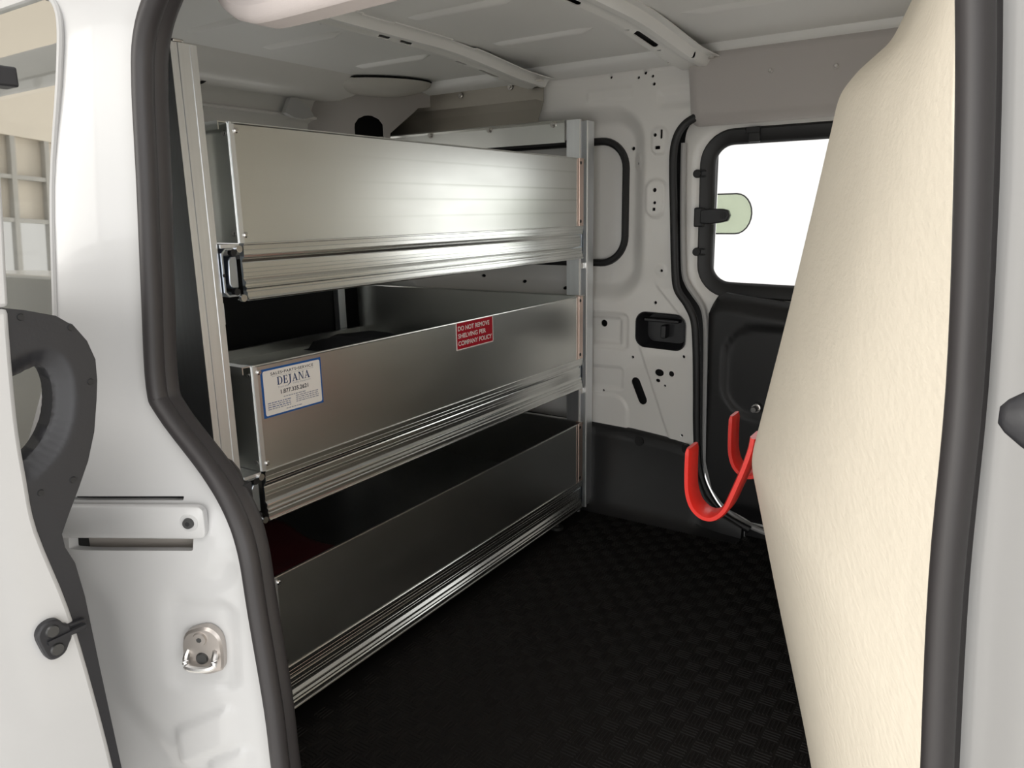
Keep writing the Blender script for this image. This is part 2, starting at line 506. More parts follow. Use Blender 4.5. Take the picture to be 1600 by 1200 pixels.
qw = rrect(-1.95, -1.080, 0.868, 1.262, 0.085, 8)
outl = [(-2.25, 0.0)] + [(-2.25, 1.50)] + [(-0.60, 1.50)] + [(x, z) for x, z in seal_dc if x <= -0.60 and not (z < 0.2 and x > -0.70)] + [(-0.70, 0.0)]
fine = np.array(np.meshgrid(np.arange(-1.215, -0.79, 0.0055), np.arange(0.26, 1.455, 0.0055))).reshape(2, -1).T
v, f = plate(outl, holes + [pk, qw], 0.0125, wall_far_fn, (0, -1, 0), fine, lambda G: (G[:, 0] > -1.215) & (G[:, 1] > 0.26) & (G[:, 1] < 1.455))
wf = obj('wall_far', v, f, INNER, smooth=True, solid=(0, 0.006, 0), sharp=50); tag(wf, kind='structure')
MB().box(-2.3, -0.80, 2.40, 2.42, -0.05, 1.55).build('outer_skin', DARK, wf)  # skin coloured dark so the wall holes read as shaded
# wall above / in front of the door (hidden by the partition, closes the van)
MB().box(-0.82, 0.0, 2.335, 2.42, 1.30, 1.55).build('door_header', INNER, wf)
MB().box(-0.62, 0.0, 2.30, 2.42, -0.05, 0.03).build('door_sill', TRIMK, wf)
# grab pocket: black moulded cup in the wall
pc = MB()
cu = [( u, w) for u, w in pk]
n = len(cu); cx, cz = -0.925, 0.655
ringv = []
for s_, y in ((1.04, YD - 0.004), (1.0, YD - 0.005), (0.95, YD + 0.002), (0.86, YD + 0.035), (0.80, YD + 0.055)):
    ringv.append([(cx + (u - cx) * s_, y, cz + (w - cz) * s_) for u, w in cu])
vv = [p for r in ringv for p in r]; ff = []
for j in range(4):
    ff += [(j * n + i, j * n + (i + 1) % n, (j + 1) * n + (i + 1) % n, (j + 1) * n + i) for i in range(n)]
ff.append(tuple(4 * n + i for i in range(n)))
pc.add(vv, ff)
pco = pc.build('grab_pocket', PLAST, wf, smooth=True)
pco['label'] = 'black moulded grab pocket'
MB().prism([(-0.985, 0.682), (-0.865, 0.680), (-0.865, 0.690), (-0.985, 0.693)], 1, YD + 0.0, YD + 0.03).build('pocket_ledge', PLAST, pco, bevel=0.003)
MB().box(-0.934, -0.916, YD + 0.02, YD + 0.052, 0.625, 0.668).build('pocket_rib', PLAST, pco, bevel=0.003)
# blanked quarter window
v, f = plate(rrect(-1.965, -1.066, 0.853, 1.277, 0.09, 8), [], 0.03, lambda U, V: (U, YD + 0.070 - 0.01 * np.cos((V - 1.06) * 5), V), (0, -1, 0))
wb = obj('blanking_panel', v, f, INNER, wf, smooth=True)
MB().sweep([(u, YD + 0.044, w) for u, w in rrect(-1.955, -1.078, 0.866, 1.264, 0.09, 10)], ell(0, 0, 0.0125, 0.013, 10), (0, 1, 0), True).build('window_gasket', SEALM, wf, smooth=True)
# black lower trim on the wall
tp = [(YD + 0.0, 0.315), (YD - 0.016, 0.312), (YD - 0.026, 0.300), (YD - 0.030, 0.27), (YD - 0.034, 0.04), (YD - 0.055, 0.012), (YD - 0.075, 0.0), (YD, 0.0)]
tm = MB()
tv = []; xs = [-2.22, -1.20, -1.02, -0.93, -0.86, -0.815, -0.80, -0.792, -0.775, -0.745, -0.69, -0.62]
tops = [.320, .314, .308, .300, .293, .286, .276, .258, .205, .13, .07, .04]
for x, tz in zip(xs, tops):
    for k, (y, z) in enumerate(tp):
        tv.append((x, y, z * tz / 0.315 if tz < .25 or k < 4 else z))
m_ = len(tp); tf = []
for i in range(len(xs) - 1):
    tf += [(i * m_ + k, i * m_ + k + 1, (i + 1) * m_ + k + 1, (i + 1) * m_ + k) for k in range(m_ - 1)]
tf += [tuple(range(m_)), tuple((len(xs) - 1) * m_ + k for k in range(m_))[::-1]]
tm.add(tv, tf)
tmo = tm.build('lower_trim_panel', TRIMK, smooth=True, sharp=50)
tag(tmo, 'black plastic trim along the foot of the far white wall', 'trim panel')
for x in (-0.979, -0.812):
    MB().cyl((x, YD - 0.026, 0.275), (0, -1, -0.1), 0.016, 0.008, 14).build('clip', SEALM, tmo, smooth=True)

# driver door seal
sd = MB().sweep([(x, YD - 0.008, z) for x, z in seal_dc], ell(0, 0, 0.0125, 0.012, 10), (0, 1, 0)).build('door_seal', SEALM, smooth=True)
tag(sd, 'black rubber seal around the far door opening beside the grab pocket', 'seal')

# ---- roof
cl = MB().box(-2.3, 0.02, 0.52, 2.40, 1.50, 1.54).build('ceiling', ROOFM); tag(cl, kind='structure')
def bead(x0, x1, y, w=0.016, h=0.011):
    mb = MB()
    pr = [(-w, 0.0), (-w * .55, h * .75), (0, h), (w * .55, h * .75), (w, 0.0)]
    n = 10; vv = []
    for i in range(n + 1):
        x = x0 + (x1 - x0) * i / n; s = math.sin(math.pi * min(1, max(0, min(i, n - i) / 1.2)) / 2)
        s = min(1.0, s)
        vv += [(x, y + a * (0.4 + 0.6 * s), 1.5 - b * s) for a, b in pr]
    ff = [(i * 5 + k, i * 5 + k + 1, i * 5 + 6 + k, i * 5 + 5 + k) for i in range(n) for k in range(4)]
    return mb.add(vv, ff).build('bead', ROOFM, cl, smooth=True, sharp=60)
for y in (0.99, 1.262, 1.50, 1.858, 2.06)[:4]:
    bead(-1.80, -1.50, y); bead(-1.27, -0.96, y); bead(-0.72, -0.12, y)
def bow(xc, w, slots):
    """pressed roof bow: hat section with slots, sagging towards the side wall"""
    y0, y1 = 0.66, 2.262
    def zf(Y): return 1.476 - 0.034 * sst(1.70, 2.26, Y) - 0.034 * sst(1.05, 0.66, Y)
    hw = w / 2
    def fn(U, V):
        a = np.abs(U - xc); side = np.sign(U - xc)
        rise = 0.021 * sst(hw * 0.55, hw * 0.68, a) + 0.005 * sst(hw * 0.22, hw * 0.10, a)
        flare = 1 + 0.15 * sst(2.10, 2.26, V)
        return xc + (U - xc) * flare, V, zf(V) + rise
    v, f = plate([(xc - hw, y0), (xc + hw, y0), (xc + hw, y1), (xc - hw, y1)], slots, 0.007, fn, (0, 0, -1))
    b = obj('roof_bow', v, f, ROOFM, cl, smooth=True, solid=(0, 0, 0.003), sharp=50)
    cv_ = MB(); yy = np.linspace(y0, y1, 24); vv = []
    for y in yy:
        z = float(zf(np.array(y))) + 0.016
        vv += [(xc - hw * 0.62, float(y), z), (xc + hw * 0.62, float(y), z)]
    cv_.add(vv, [(2 * i, 2 * i + 1, 2 * i + 3, 2 * i + 2) for i in range(23)]).build('bow_dark_backing', DARK, b, solid=0.002)  # dark sheet added behind the slots in place of shade
    return b
sl1 = [capsule((-1.405, 1.29), (-1.405, 1.335), .006), capsule((-1.385, 1.52), (-1.385, 1.55), .006), capsule((-1.385, 1.60), (-1.385, 1.635), .006),
       capsule((-1.40, 1.86), (-1.40, 1.90), .006), capsule((-1.395, 1.97), (-1.395, 2.06), .006), capsule((-1.322, 1.40), (-1.322, 1.50), .006), capsule((-1.322, 1.74), (-1.322, 1.84), .006)]
sl2 = [capsule((-0.868, 1.46), (-0.868, 1.56), .007), capsule((-0.84, 1.50), (-0.84, 1.56), .006), capsule((-0.838, 1.86), (-0.838, 1.985), .008),
       circ(-0.845, 1.82, .006), circ(-0.845, 2.02, .008), circ(-0.79, 2.13, .008), circ(-0.865, 2.12, .005)]
bow(-1.375, 0.115, sl1); bow(-0.826, 0.135, sl2)
# side roof rail where roof sheet meets the wall
rp = [(2.292, 1.462), (2.270, 1.464), (2.250, 1.472), (2.236, 1.476), (2.228, 1.486), (2.226, 1.50)]
MB().strip(rp, 0, -2.2, -0.1).build('roof_rail', ROOFM, cl, smooth=True, sharp=60)
for x in (-1.33, -1.39, -0.76, -0.88):
    MB().cyl((x, 2.20, 1.458), (0, 0, -1), 0.010, 0.004, 10).build('weld_boss', STEEL, cl, smooth=True)
for x, y in ((-1.31, 2.17), (-0.80, 2.16)):
    MB().prism([(x - .012, y - .006), (x + .012, y - .004), (x + .010, y + .012), (x - .010, y + .010)], 2, 1.447, 1.452).build('weld_tab', STEEL, cl)

# ---- rear wall: header, upper panel, doors in black trim
rear = MB()
rp = [(-1.905, 1.502), (-1.925, 1.488), (-1.945, 1.478), (-1.965, 1.462), (-1.985, 1.448), (-2.02, 1.432), (-2.06, 1.428), (-2.085, 1.432),
      (-2.09, 1.428), (-2.10, 1.395), (-2.105, 1.385), (-2.085, 1.377), (-2.085, 1.370), (-2.100, 1.364), (-2.108, 1.355), (-2.112, 1.30), (-2.120, 1.292), (-2.205, 1.290)]
rear.strip(rp, 1, 0.56, 2.34)
wr = rear.build('wall_rear', INNER, smooth=True, sharp=40); tag(wr, kind='structure')
# rear doors: painted frames, unseen glazing added to light the rear, black lower trim
panes = [rrect(0.74, 1.38, 0.93, 1.27, 0.05), rrect(1.46, 2.10, 0.93, 1.27, 0.05)]
v, f = plate([(0.52, -0.05), (2.42, -0.05), (2.42, 1.55), (0.52, 1.55)], panes, 0.08, lambda U, V: (np.full(U.shape, -2.215), U, V), (1, 0, 0))
obj('rear_door_skin', v, f, INNER, wr, solid=(-0.04, 0, 0))
for q in panes:
    v, f = plate([(1.02 * (u - sum(p[0] for p in q) / len(q)) + sum(p[0] for p in q) / len(q), w) for u, w in q], [], 0.3, lambda U, V: (np.full(U.shape, -2.235), U, V), (1, 0, 0))
    obj('added_rear_pane', v, f, GLASS, wr, solid=(-0.004, 0, 0))
MB().strip([(-2.205, 0.915), (-2.19, 0.90), (-2.205, 0.5), (-2.20, 0.0)], 1, 0.6, 2.3).build('rear_door_trim', TRIMK, wr, smooth=True)
# window-lit patch of the rear pillar, put in as a pale plate
v, f = plate([(1.775, 1.375), (1.80, 1.425), (1.83, 1.428), (1.875, 1.40), (1.895, 1.372), (1.86, 1.362), (1.81, 1.362)], [], 0.02,
             lambda U, V: (-2.052 + 0.05 * (U - 1.78), U, V), (1, 0, 0))
obj('lit_patch_plate', v, f, WHITE, wr, smooth=True, solid=(-0.02, 0, 0))
MB().box(-2.09, -2.03, 1.36, 1.492, 1.438, 1.452).sweep(catmull([(-2.03, 1.36, 1.425), (-2.03, 1.43, 1.422), (-2.03, 1.46, 1.43), (-2.03, 1.475, 1.445)], 4), ell(0, 0, .004, .004, 8), (1, 0, 0)).build('latch_hook', PLAST, wr, smooth=True)
# corner pillar cover with arched opening, set diagonally across the rear corner
pa = Vector((-2.10, 1.93, 0)); pb = Vector((-1.84, 2.285, 0)); pd = (pb - pa).normalized(); plen = (pb - pa).length
arch = [(0.150, 1.27), (0.148, 1.34)] + [(0.200 + 0.052 * math.cos(math.radians(a)), 1.345 + 0.040 * math.sin(math.radians(a))) for a in (165, 135, 105, 90, 75, 45, 15)] + [(0.252, 1.27)]
v, f = plate([(-0.06, 1.25), (-0.10, 1.36), (-0.04, 1.42), (0.0, 1.499), (plen, 1.499), (plen, 1.425), (plen - 0.055, 1.418), (plen - 0.075, 1.40), (0.275, 1.325), (0.27, 1.25)],
             [arch], 0.02, lambda U, V: (pa.x + pd.x * U + 0.03 * np.sin(np.clip(U / plen, 0, 1) * math.pi), pa.y + pd.y * U - 0.03 * np.sin(np.clip(U / plen, 0, 1) * math.pi), V), (1, -1, 0))
cp = obj('corner_pillar_cover', v, f, HDR, wr, smooth=True, solid=(-0.008, 0.006, 0))
MB().box(-2.20, -2.05, 2.08, 2.25, 1.2, 1.47).build('pillar_dark_backing', DARK, wr)  # dark block put behind the arch to stand in for shade

# ---- kerb-side wall with the open doorway
YP = 0.55
rear_edge = [(-0.836, 1.286), (-0.868, 1.245), (-0.882, 1.195), (-0.891, 1.132), (-0.899, 1.072), (-0.917, 0.953), (-0.934, 0.825), (-0.915, 0.783),
             (-0.833, 0.717), (-0.794, 0.672), (-0.776, 0.623), (-0.769, 0.544), (-0.756, 0.407), (-0.753, 0.309)]
loop = [(-0.45, 1.372), (-0.66, 1.364), (-0.765, 1.340)] + rear_edge + [(-0.742, 0.18), (-0.70, 0.08), (-0.60, 0.03), (-0.30, 0.02), (-0.06, 0.03), (0.02, 0.08), (0.038, 0.18), (0.036, 0.30),
        (0.026, 0.40), (0.009, 0.641), (0.000, 0.791), (-0.003, 0.926), (-0.011, 1.048), (-0.021, 1.157), (-0.034, 1.25), (-0.060, 1.320), (-0.13, 1.366)]
lp = np.array(catmull(loop, 5, True))
# inward normals of the loop
tg = np.roll(lp, -1, 0) - np.roll(lp, 1, 0); tg /= np.linalg.norm(tg, axis=1)[:, None]
nin = np.stack([-tg[:, 1], tg[:, 0]], 1)
cen = np.array([-0.4, 0.6])
if ((cen - lp) * nin).sum(1).mean() < 0: nin = -nin
seal_path = lp + nin * 0.011
zr = np.array([p[1] for p in rear_edge][::-1]); xr = np.array([-p[0] for p in rear_edge][::-1])
zr2 = np.arange(-0.3, 1.6, 0.01); xr2 = np.interp(zr2, zr, xr)
xr2 = np.where(zr2 > 1.2, np.interp(zr2, [1.2, 1.3, 1.4], [0.881, 0.865, 0.855]), xr2)
xr2 = np.convolve(np.pad(xr2, 5, mode='edge'), np.ones(11) / 11, 'valid')
def jamb_fn(U, V):
    a = np.interp(V, zr2, xr2)
    # width of the slanted jamb shrinks with the tumblehome of the upper body
    ylim = np.interp(V, [0.70, 0.85, 0.91, 1.3], [0.428, 0.475, 0.485, 0.502])
    q_ = -U - a; y = YP - 0.6 * 0.5 * (q_ + np.sqrt(q_ * q_ + 0.006 ** 2))
    # pressed channel at the outer edge of the jamb, curving forward at the foot
    s = (-U) - (a + 0.150 - 0.05 * sst(0.42, 0.30, V))
    y = y + 0.010 * sst(0.0, 0.05, s) * sst(0.60, 0.53, V)
    k = 30.0
    y = np.log(np.exp(k * 4 * np.maximum(y, 0.2)) + np.exp(k * 4 * ylim)) / (k * 4)
    # pressed field around the striker and swages below it
    s = sdrr(U, V, -0.875, -0.793, 0.425, 0.552, 0.02); y = y + 0.005 * sst(0.006, -0.010, s)
    vv_ = V - 0.55 * (U + 0.83)
    s = sdrr(U, vv_, -0.868, -0.802, 0.330, 0.388, 0.008); y = y - 0.007 * sst(0.006, -0.006, s)
    s = sdrr(U, vv_, -0.835, -0.785, 0.24, 0.318, 0.008); y = y - 0.007 * sst(0.006, -0.006, s)
    s = sdrr(U, vv_, -0.87, -0.795, 0.558, 0.590, 0.012); y = y + 0.004 * sst(0.010, -0.012, s)
    # front pillar swings outwards past the seal
    xf = np.interp(V, [0.0, 0.4, 0.641, 0.791, 0.926, 1.048, 1.157, 1.5], [0.04, 0.026, 0.009, 0.000, -0.005, -0.011, -0.021, -0.05])
    d = U - xf
    y = y - 0.125 * sst(0.004, 0.052, d) * (U > -0.15)
    # sill / header lip
    return U, y, V
finej = np.array(np.meshgrid(np.arange(-1.14, -0.73, 0.006), np.arange(0.20, 1.42, 0.006))).reshape(2, -1).T
slot_low = rrect(-0.984, -0.838, 0.6215, 0.6385, 0.002, 2)
slot_top = rrect(-0.990, -0.857, 0.6845, 0.6895, 0.001, 2)
qwin = [(-2.05, 0.72), (-2.05, 1.300), (-0.995, 1.300), (-0.968, 1.292), (-0.956, 1.265), (-0.972, 1.20), (-1.012, 1.08), (-1.040, 0.92), (-1.060, 0.80), (-1.075, 0.74), (-1.10, 0.72)]
hole_loop = lp - nin * 0.001
v, f = plate([(-2.28, -0.3), (-0.30, -0.3), (-0.30, 1.55), (-2.28, 1.55)], [[tuple(p) for p in hole_loop], slot_low, slot_top, qwin], 0.02, jamb_fn, (0, -1, 0), finej, lambda G: (G[:, 0] > -1.14) & (G[:, 1] > 0.2))
wn = obj('wall_near', v, f, WHITE, smooth=True, solid=(0, 0.012, 0), sharp=60); tag(wn, kind='structure')
# front pillar: one smooth swept sheet that swings outwards past the seal
dsx = [-0.30, -0.10, -0.03, 0.0, 0.004, 0.008, 0.012, 0.016, 0.020, 0.025, 0.030, 0.036, 0.042, 0.050, 0.058, 0.075]
zs_ = [z for z in np.arange(-0.30, 1.56, 0.025)]
pv = []; pf = []
kz = [0.0, 0.4, 0.641, 0.791, 0.926, 1.048, 1.157, 1.5]; kx_ = [0.040, 0.026, 0.009, 0.000, -0.005, -0.011, -0.021, -0.05]
for zz in zs_:
    xf = float(np.interp(zz, kz, kx_))
    for d in dsx:
        pv.append((xf + d, YP + 0.006 - 0.131 * float(sst(0.0, 0.055, np.array(d))), float(zz)))
nd = len(dsx)
for i in range(len(zs_) - 1):
    for k in range(nd - 1):
        zm = (zs_[i] + zs_[i + 1]) / 2
        if k < 3 and -0.02 < zm < 1.36: continue
        pf.append((i * nd + k, i * nd + k + 1, (i + 1) * nd + k + 1, (i + 1) * nd + k))
obj('front_pillar', pv, pf, WHITE, wn, smooth=True, sharp=80)
v, f = plate([(-2.28, -0.05), (-1.02, -0.05), (-1.02, 1.52), (-2.28, 1.52)], [rrect(-2.05, -1.52, 0.76, 1.27, 0.06)], 0.06, lambda U, V: (U, np.full(U.shape, 0.63), V), (0, 1, 0))
obj('inner_lining', v, f, TRIMK, wn, solid=(0, -0.02, 0))
MB().box(-1.1, -0.80, 0.572, 0.585, 0.0, 0.70).build('inner_lining', DARK, wn)
# track seen inside the lower slot
MB().prism([(-0.985, 0.46), (-0.838, 0.545), (-0.838, 0.575), (-0.985, 0.50)], 2, 0.612, 0.626).build('door_track', mat('dull_track', (0.45, 0.41, 0.37), 0.5), wn)
MB().prism([(-0.995, 0.465), (-0.835, 0.56), (-0.835, 0.58), (-0.995, 0.50)], 2, 0.618, 0.70).build('track_back', DSTEEL, wn)
# quarter glass and its pale frame strip
gv, gf = plate(qwin, [], 0.03, lambda U, V: (U, 0.005 + np.interp(V, [0.70, 0.85, 0.91, 1.3], [0.428, 0.475, 0.485, 0.502]) + 0.001 * np.sin(V * 40) * sst(1.12, 1.3, V), V), (0, -1, 0))
qg = obj('quarter_glass', gv, gf, QGL, wn, smooth=True)
qg['label'] = 'reflective side glass with a window grid mirrored in it'
fr = [(u, w) for u, w in qwin[2:]]
MB().sweep([(u, 0.002 + float(np.interp(w, [0.70, 0.85, 0.91, 1.3], [0.428, 0.475, 0.485, 0.502])), w) for u, w in catmull(fr, 4)], ell(0, 0, .0035, .004, 8), (0, 1, 0)).build('glass_bead', GREY, wn, smooth=True)

# doorway seal (kerb side): bulb + grip channel
ds = empty('door_seal', (-0.8, 0.55, 0.05), 'thick black rubber seal lining the near open doorway', 'seal')
pth = [(float(p[0]), YP, float(p[1])) for p in seal_path]
side_sign = 1.0
t0 = Vector(pth[1]) - Vector(pth[-1]); sd_ = t0.cross(Vector((0, 1, 0))).normalized()
if Vector((nin[0][0], 0, nin[0][1])).dot(sd_) < 0: side_sign = -1.0
MB().sweep(pth, ell(0.0, -0.006, 0.0105, 0.0135, 14), (0, 1, 0), True).build('bulb', RUBBER, ds, smooth=True, sharp=80)
MB().sweep(pth, ell(-0.008 * side_sign, 0.016, 0.0085, 0.015, 12), (0, 1, 0), True).build('grip_channel', RUBBER, ds, smooth=True, sharp=80)

MB().prism([(-0.895, 0.724), (-0.882, 0.718), (-0.862, 0.715), (-0.847, 0.704), (-0.840, 0.688), (-0.834, 0.655), (-0.850, 0.655), (-0.905, 0.705)], 1, 0.585, 0.605).build('corner_clip', RUBBER, ds, bevel=0.004)

# ================================================================== THINGS
# ---- track cover plate on the jamb
uX = Vector((-0.170, -0.098, 0)).normalized()      # along the slanted jamb, rearwards
nJ = Vector((-uX.y, uX.x, 0)); nJ = nJ if nJ.y < 0 else -nJ  # outward
def jp(s, z, h=0.0, o=(-0.812, 0.537)):
    return (o[0] + uX.x * s + nJ.x * h, o[1] + uX.y * s + nJ.y * h, z)
tc = empty('track_cover_plate', jp(0.1, 0.62), 'white cover plate with one dark bolt screwed to the door jamb', 'plate')
po = rrect(0.012, 0.23, 0.6395, 0.683, 0.010, 5)
po = [(s, z) for s, z in po]
mbp = MB(); n = len(po)
vv = [jp(s, z, 0.0) for s, z in po] + [jp(s, z, 0.009) for s, z in po] + [jp(0.12 + (s - 0.12) * 0.985, 0.661 + (z - 0.661) * 0.93, 0.0105) for s, z in po]
ff = [(i, (i + 1) % n, n + (i + 1) % n, n + i) for i in range(n)] + [(n + i, n + (i + 1) % n, 2 * n + (i + 1) % n, 2 * n + i) for i in range(n)] + [tuple(range(2 * n, 3 * n))]
mbp.add(vv, ff).build('plate', WHITE, tc, smooth=True, sharp=50)
MB().cyl(jp(0.032, 0.662, 0.009), nJ, 0.013, 0.0022, 24, 0.0115).build('washer', WHITE, tc, smooth=True)
bo = MB().cyl(jp(0.032, 0.662, 0.010), nJ, 0.0075, 0.005, 20, 0.0065).build('bolt', DSTEEL, tc, smooth=True)
MB().cyl(jp(0.032, 0.662, 0.0148), nJ, 0.0032, 0.0004, 6).build('hex_socket', SEALM, bo)

# ---- striker on the jamb
oS = (-0.790, 0.5315)
def js(s, z, h=0.0): return jp(s, z, h, oS)
st = empty('door_striker', js(0.045, 0.455), 'bright steel striker with a torx screw on the white door jamb', 'striker')
so = catmull([(0.020, 0.462), (0.018, 0.487), (0.021, 0.508), (0.034, 0.520), (0.050, 0.519), (0.066, 0.511), (0.072, 0.490), (0.070, 0.466), (0.060, 0.456), (0.044, 0.452), (0.028, 0.456)], 3, True)
n = len(so)
hS = 0.004
vv = [js(s, z, hS - 0.01) for s, z in so] + [js(s, z, hS) for s, z in so] + [js(0.045 + (s - 0.045) * .9, 0.487 + (z - 0.487) * .9, hS + 0.003) for s, z in so]
ff = [(i, (i + 1) % n, n + (i + 1) % n, n + i) for i in range(n)] + [(n + i, n + (i + 1) % n, 2 * n + (i + 1) % n, 2 * n + i) for i in range(n)] + [tuple(range(2 * n, 3 * n))]
STRK = mat('striker_steel', (0.52, 0.48, 0.45), 0.38, metal=0.9)
MB().add(vv, ff).build('base_plate', STRK, st, smooth=True, sharp=40)
sc = MB().cyl(js(0.046, 0.505, hS + 0.003), nJ, 0.0095, 0.003, 20, 0.0085).build('screw', STRK, st, smooth=True)
MB().cyl(js(0.046, 0.505, hS + 0.006), nJ, 0.0036, 0.0004, 6).build('torx_recess', DSTEEL, sc)
lpth = catmull([js(0.028, 0.487, 0.004), js(0.027, 0.480, 0.012), js(0.029, 0.470, 0.016), js(0.046, 0.467, 0.017), js(0.063, 0.470, 0.016), js(0.065, 0.480, 0.012), js(0.064, 0.487, 0.004)], 5)
lm = MB(); prv = []
P = [Vector(p) for p in lpth]
vv = []; mprof = 8
for i, p in enumerate(P):
    t = (P[min(i + 1, len(P) - 1)] - P[max(i - 1, 0)]).normalized()
    a = t.cross(Vector((0, 0, 1)) if abs(t.z) < .9 else uX).normalized(); b = t.cross(a)
    vv += [tuple(p + (a * math.cos(2 * math.pi * k / mprof) + b * math.sin(2 * math.pi * k / mprof)) * 0.0042) for k in range(mprof)]
ff = [(i * mprof + k, i * mprof + (k + 1) % mprof, (i + 1) * mprof + (k + 1) % mprof, (i + 1) * mprof + k) for i in range(len(P) - 1) for k in range(mprof)]
lm.add(vv, ff).build('loop', STEEL, st, smooth=True)
MB().cyl(js(0.046, 0.477, hS + 0.002), nJ, 0.009, 0.004, 16, 0.007).build('lower_screw', DSTEEL, st, smooth=True)

# ---- open sliding door (kerb side), slid back along the body
sl = empty('sliding_door', (-1.3, 0.30, 0.05), 'white near sliding door standing open, black trim on its edge', 'door')
XE = -0.80
edge = [(0.3564, 1.3309), (0.3545, 1.1855), (0.3455, 1.0673), (0.3345, 0.9591), (0.3264, 0.8518), (0.3255, 0.7855), (0.3273, 0.7300), (0.3445, 0.6345), (0.3555, 0.5309), (0.3636, 0.4209), (0.3673, 0.3218), (0.3673, 0.2036)]
ec = catmull(edge, 4)
low = [p for p in ec if p[1] <= 0.963]
mb = MB().prism([(0.1818, 0.9627)] + low + [(0.1818, 0.2036)], 0, -1.75, XE)
mb.build('door_body', WHITE, sl, bevel=0.006, sharp=40)
up = [p for p in ec if p[1] >= 0.953]
fp = [(p[0] - 0.06, p[1]) for p in up]
MB().prism(up + fp[::-1], 0, -0.87, XE).build('window_stile', WHITE, sl, bevel=0.004)
MB().prism([(0.3136, 1.3309), (0.3564, 1.3309), (0.3564, 1.2764), (0.3045, 1.2764)], 0, -1.75, XE).build('window_top_rail', WHITE, sl, bevel=0.004)
MB().prism([(0.3000, 0.9582), (0.3055, 0.9582), (0.3309, 1.2855), (0.3255, 1.2855)], 0, -1.74, -0.86).build('window_pane', GLASS, sl)
MB().box(-0.815, -0.792, 0.332, 0.371, 1.162, 1.180).build('guide_block', PLAST, sl, bevel=0.002)
# black edge trim with a hand hole
tr_o = [(0.3045, 0.9627), (0.3273, 0.9591), (0.3482, 0.9545), (0.3764, 0.9455), (0.3927, 0.9327), (0.4036, 0.9155), (0.4095, 0.8945), (0.4082, 0.8718), (0.4045, 0.8509), (0.3973, 0.8173), (0.3864, 0.7873), (0.3727, 0.7609),
        (0.3600, 0.7382), (0.3491, 0.7173), (0.3500, 0.7018), (0.3573, 0.6809), (0.3618, 0.6400), (0.3655, 0.5491), (0.3718, 0.4173), (0.3745, 0.2764), (0.3745, 0.2127), (0.3045, 0.2127)]
tr_h = catmull([(0.3091, 0.8782), (0.3355, 0.8909), (0.3582, 0.8964), (0.3655, 0.8836), (0.3655, 0.8627), (0.3600, 0.8400), (0.3500, 0.8218), (0.3364, 0.8082), (0.3200, 0.8000), (0.3109, 0.8127)], 3, True)
def trim_fn(U, V):
    # bulge around the hand hole
    d = np.full(U.shape, 9.0)
    for p in tr_h: d = np.minimum(d, np.hypot(U - p[0], V - p[1]))
    return XE - 0.003 - 0.010 * sst(0.020, 0.0, d), U, V
v, f = plate(tr_o, [tr_h], 0.0035, trim_fn, (1, 0, 0))
et = obj('edge_trim', v, f, PLAST, sl, smooth=True, solid=(-0.022, 0, 0), sharp=60)
for y, z in ((0.3436, 0.9482), (0.3891, 0.9318), (0.4009, 0.8718), (0.3682, 0.7718), (0.3355, 0.7682)):
    MB().cyl((XE - 0.0045, y, z), (1, 0, 0), 0.0042, 0.003, 10, 0.003).build('trim_clip', SEALM, et, smooth=True)
# guide wedge on the door edge
gw = catmull([(0.3055, 0.6218), (0.3109, 0.6309), (0.3200, 0.6336), (0.3282, 0.6309), (0.3327, 0.6236), (0.3382, 0.6191), (0.3382, 0.6064), (0.3345, 0.6000), (0.3291, 0.5918), (0.3200, 0.5891), (0.3127, 0.5927), (0.3082, 0.6055)], 3, True)
go = MB().prism(gw, 0, XE - 0.002, XE + 0.008).prism([(0.3345, 0.6191), (0.3564, 0.6173), (0.3564, 0.6036), (0.3345, 0.6055)], 0, XE - 0.012, XE + 0.004).build('guide_wedge', PLAST, sl, bevel=0.002)
for y, z in ((0.3200, 0.6218), (0.3218, 0.6000)):
    s2 = MB().cyl((XE + 0.008, y, z), (1, 0, 0), 0.0070, 0.002, 16, 0.006).build('screw', DSTEEL, go, smooth=True)
MB().prism([(0.3136, 0.6091), (0.3527, 0.6118), (0.3527, 0.6145), (0.3136, 0.6136)], 0, XE + 0.006, XE + 0.011).build('rib', PLAST, go)
MB().cyl((XE - 0.001, 0.3436, 0.399), (1, 0, 0), 0.014, 0.007, 18, 0.010).build('rubber_stop', RUBBER, sl, smooth=True)

# ---- front door handle tip, far right of the doorway
fh = MB()
prof = [(0.000, 0.004), (0.003, 0.008), (0.010, 0.0135), (0.022, 0.021), (0.045, 0.030), (0.09, 0.033), (0.16, 0.030)]
vv = []; nn_ = 16
for dx, r in prof:
    vv += [(0.0045 + dx, 0.405 + 0.55 * r * math.cos(2 * math.pi * k / nn_), 0.944 + r * math.sin(2 * math.pi * k / nn_) - 0.04 * dx) for k in range(nn_)]
ff = [(i * nn_ + k, i * nn_ + (k + 1) % nn_, (i + 1) * nn_ + (k + 1) % nn_, (i + 1) * nn_ + k) for i in range(len(prof) - 1) for k in range(nn_)]
ff += [tuple(range(nn_))[::-1], tuple(len(vv) - nn_ + k for k in range(nn_))]
fd = empty('front_door', (0.5, 0.42, 0.0), 'white front door at the right edge with a black pointed handle end', 'door')
fh.add(vv, ff).build('handle', PLAST, fd, smooth=True, sharp=60)
MB().box(0.085, 0.95, 0.395, 0.418, -0.25, 1.25).build('door_skin', WHITE, fd, bevel=0.006)

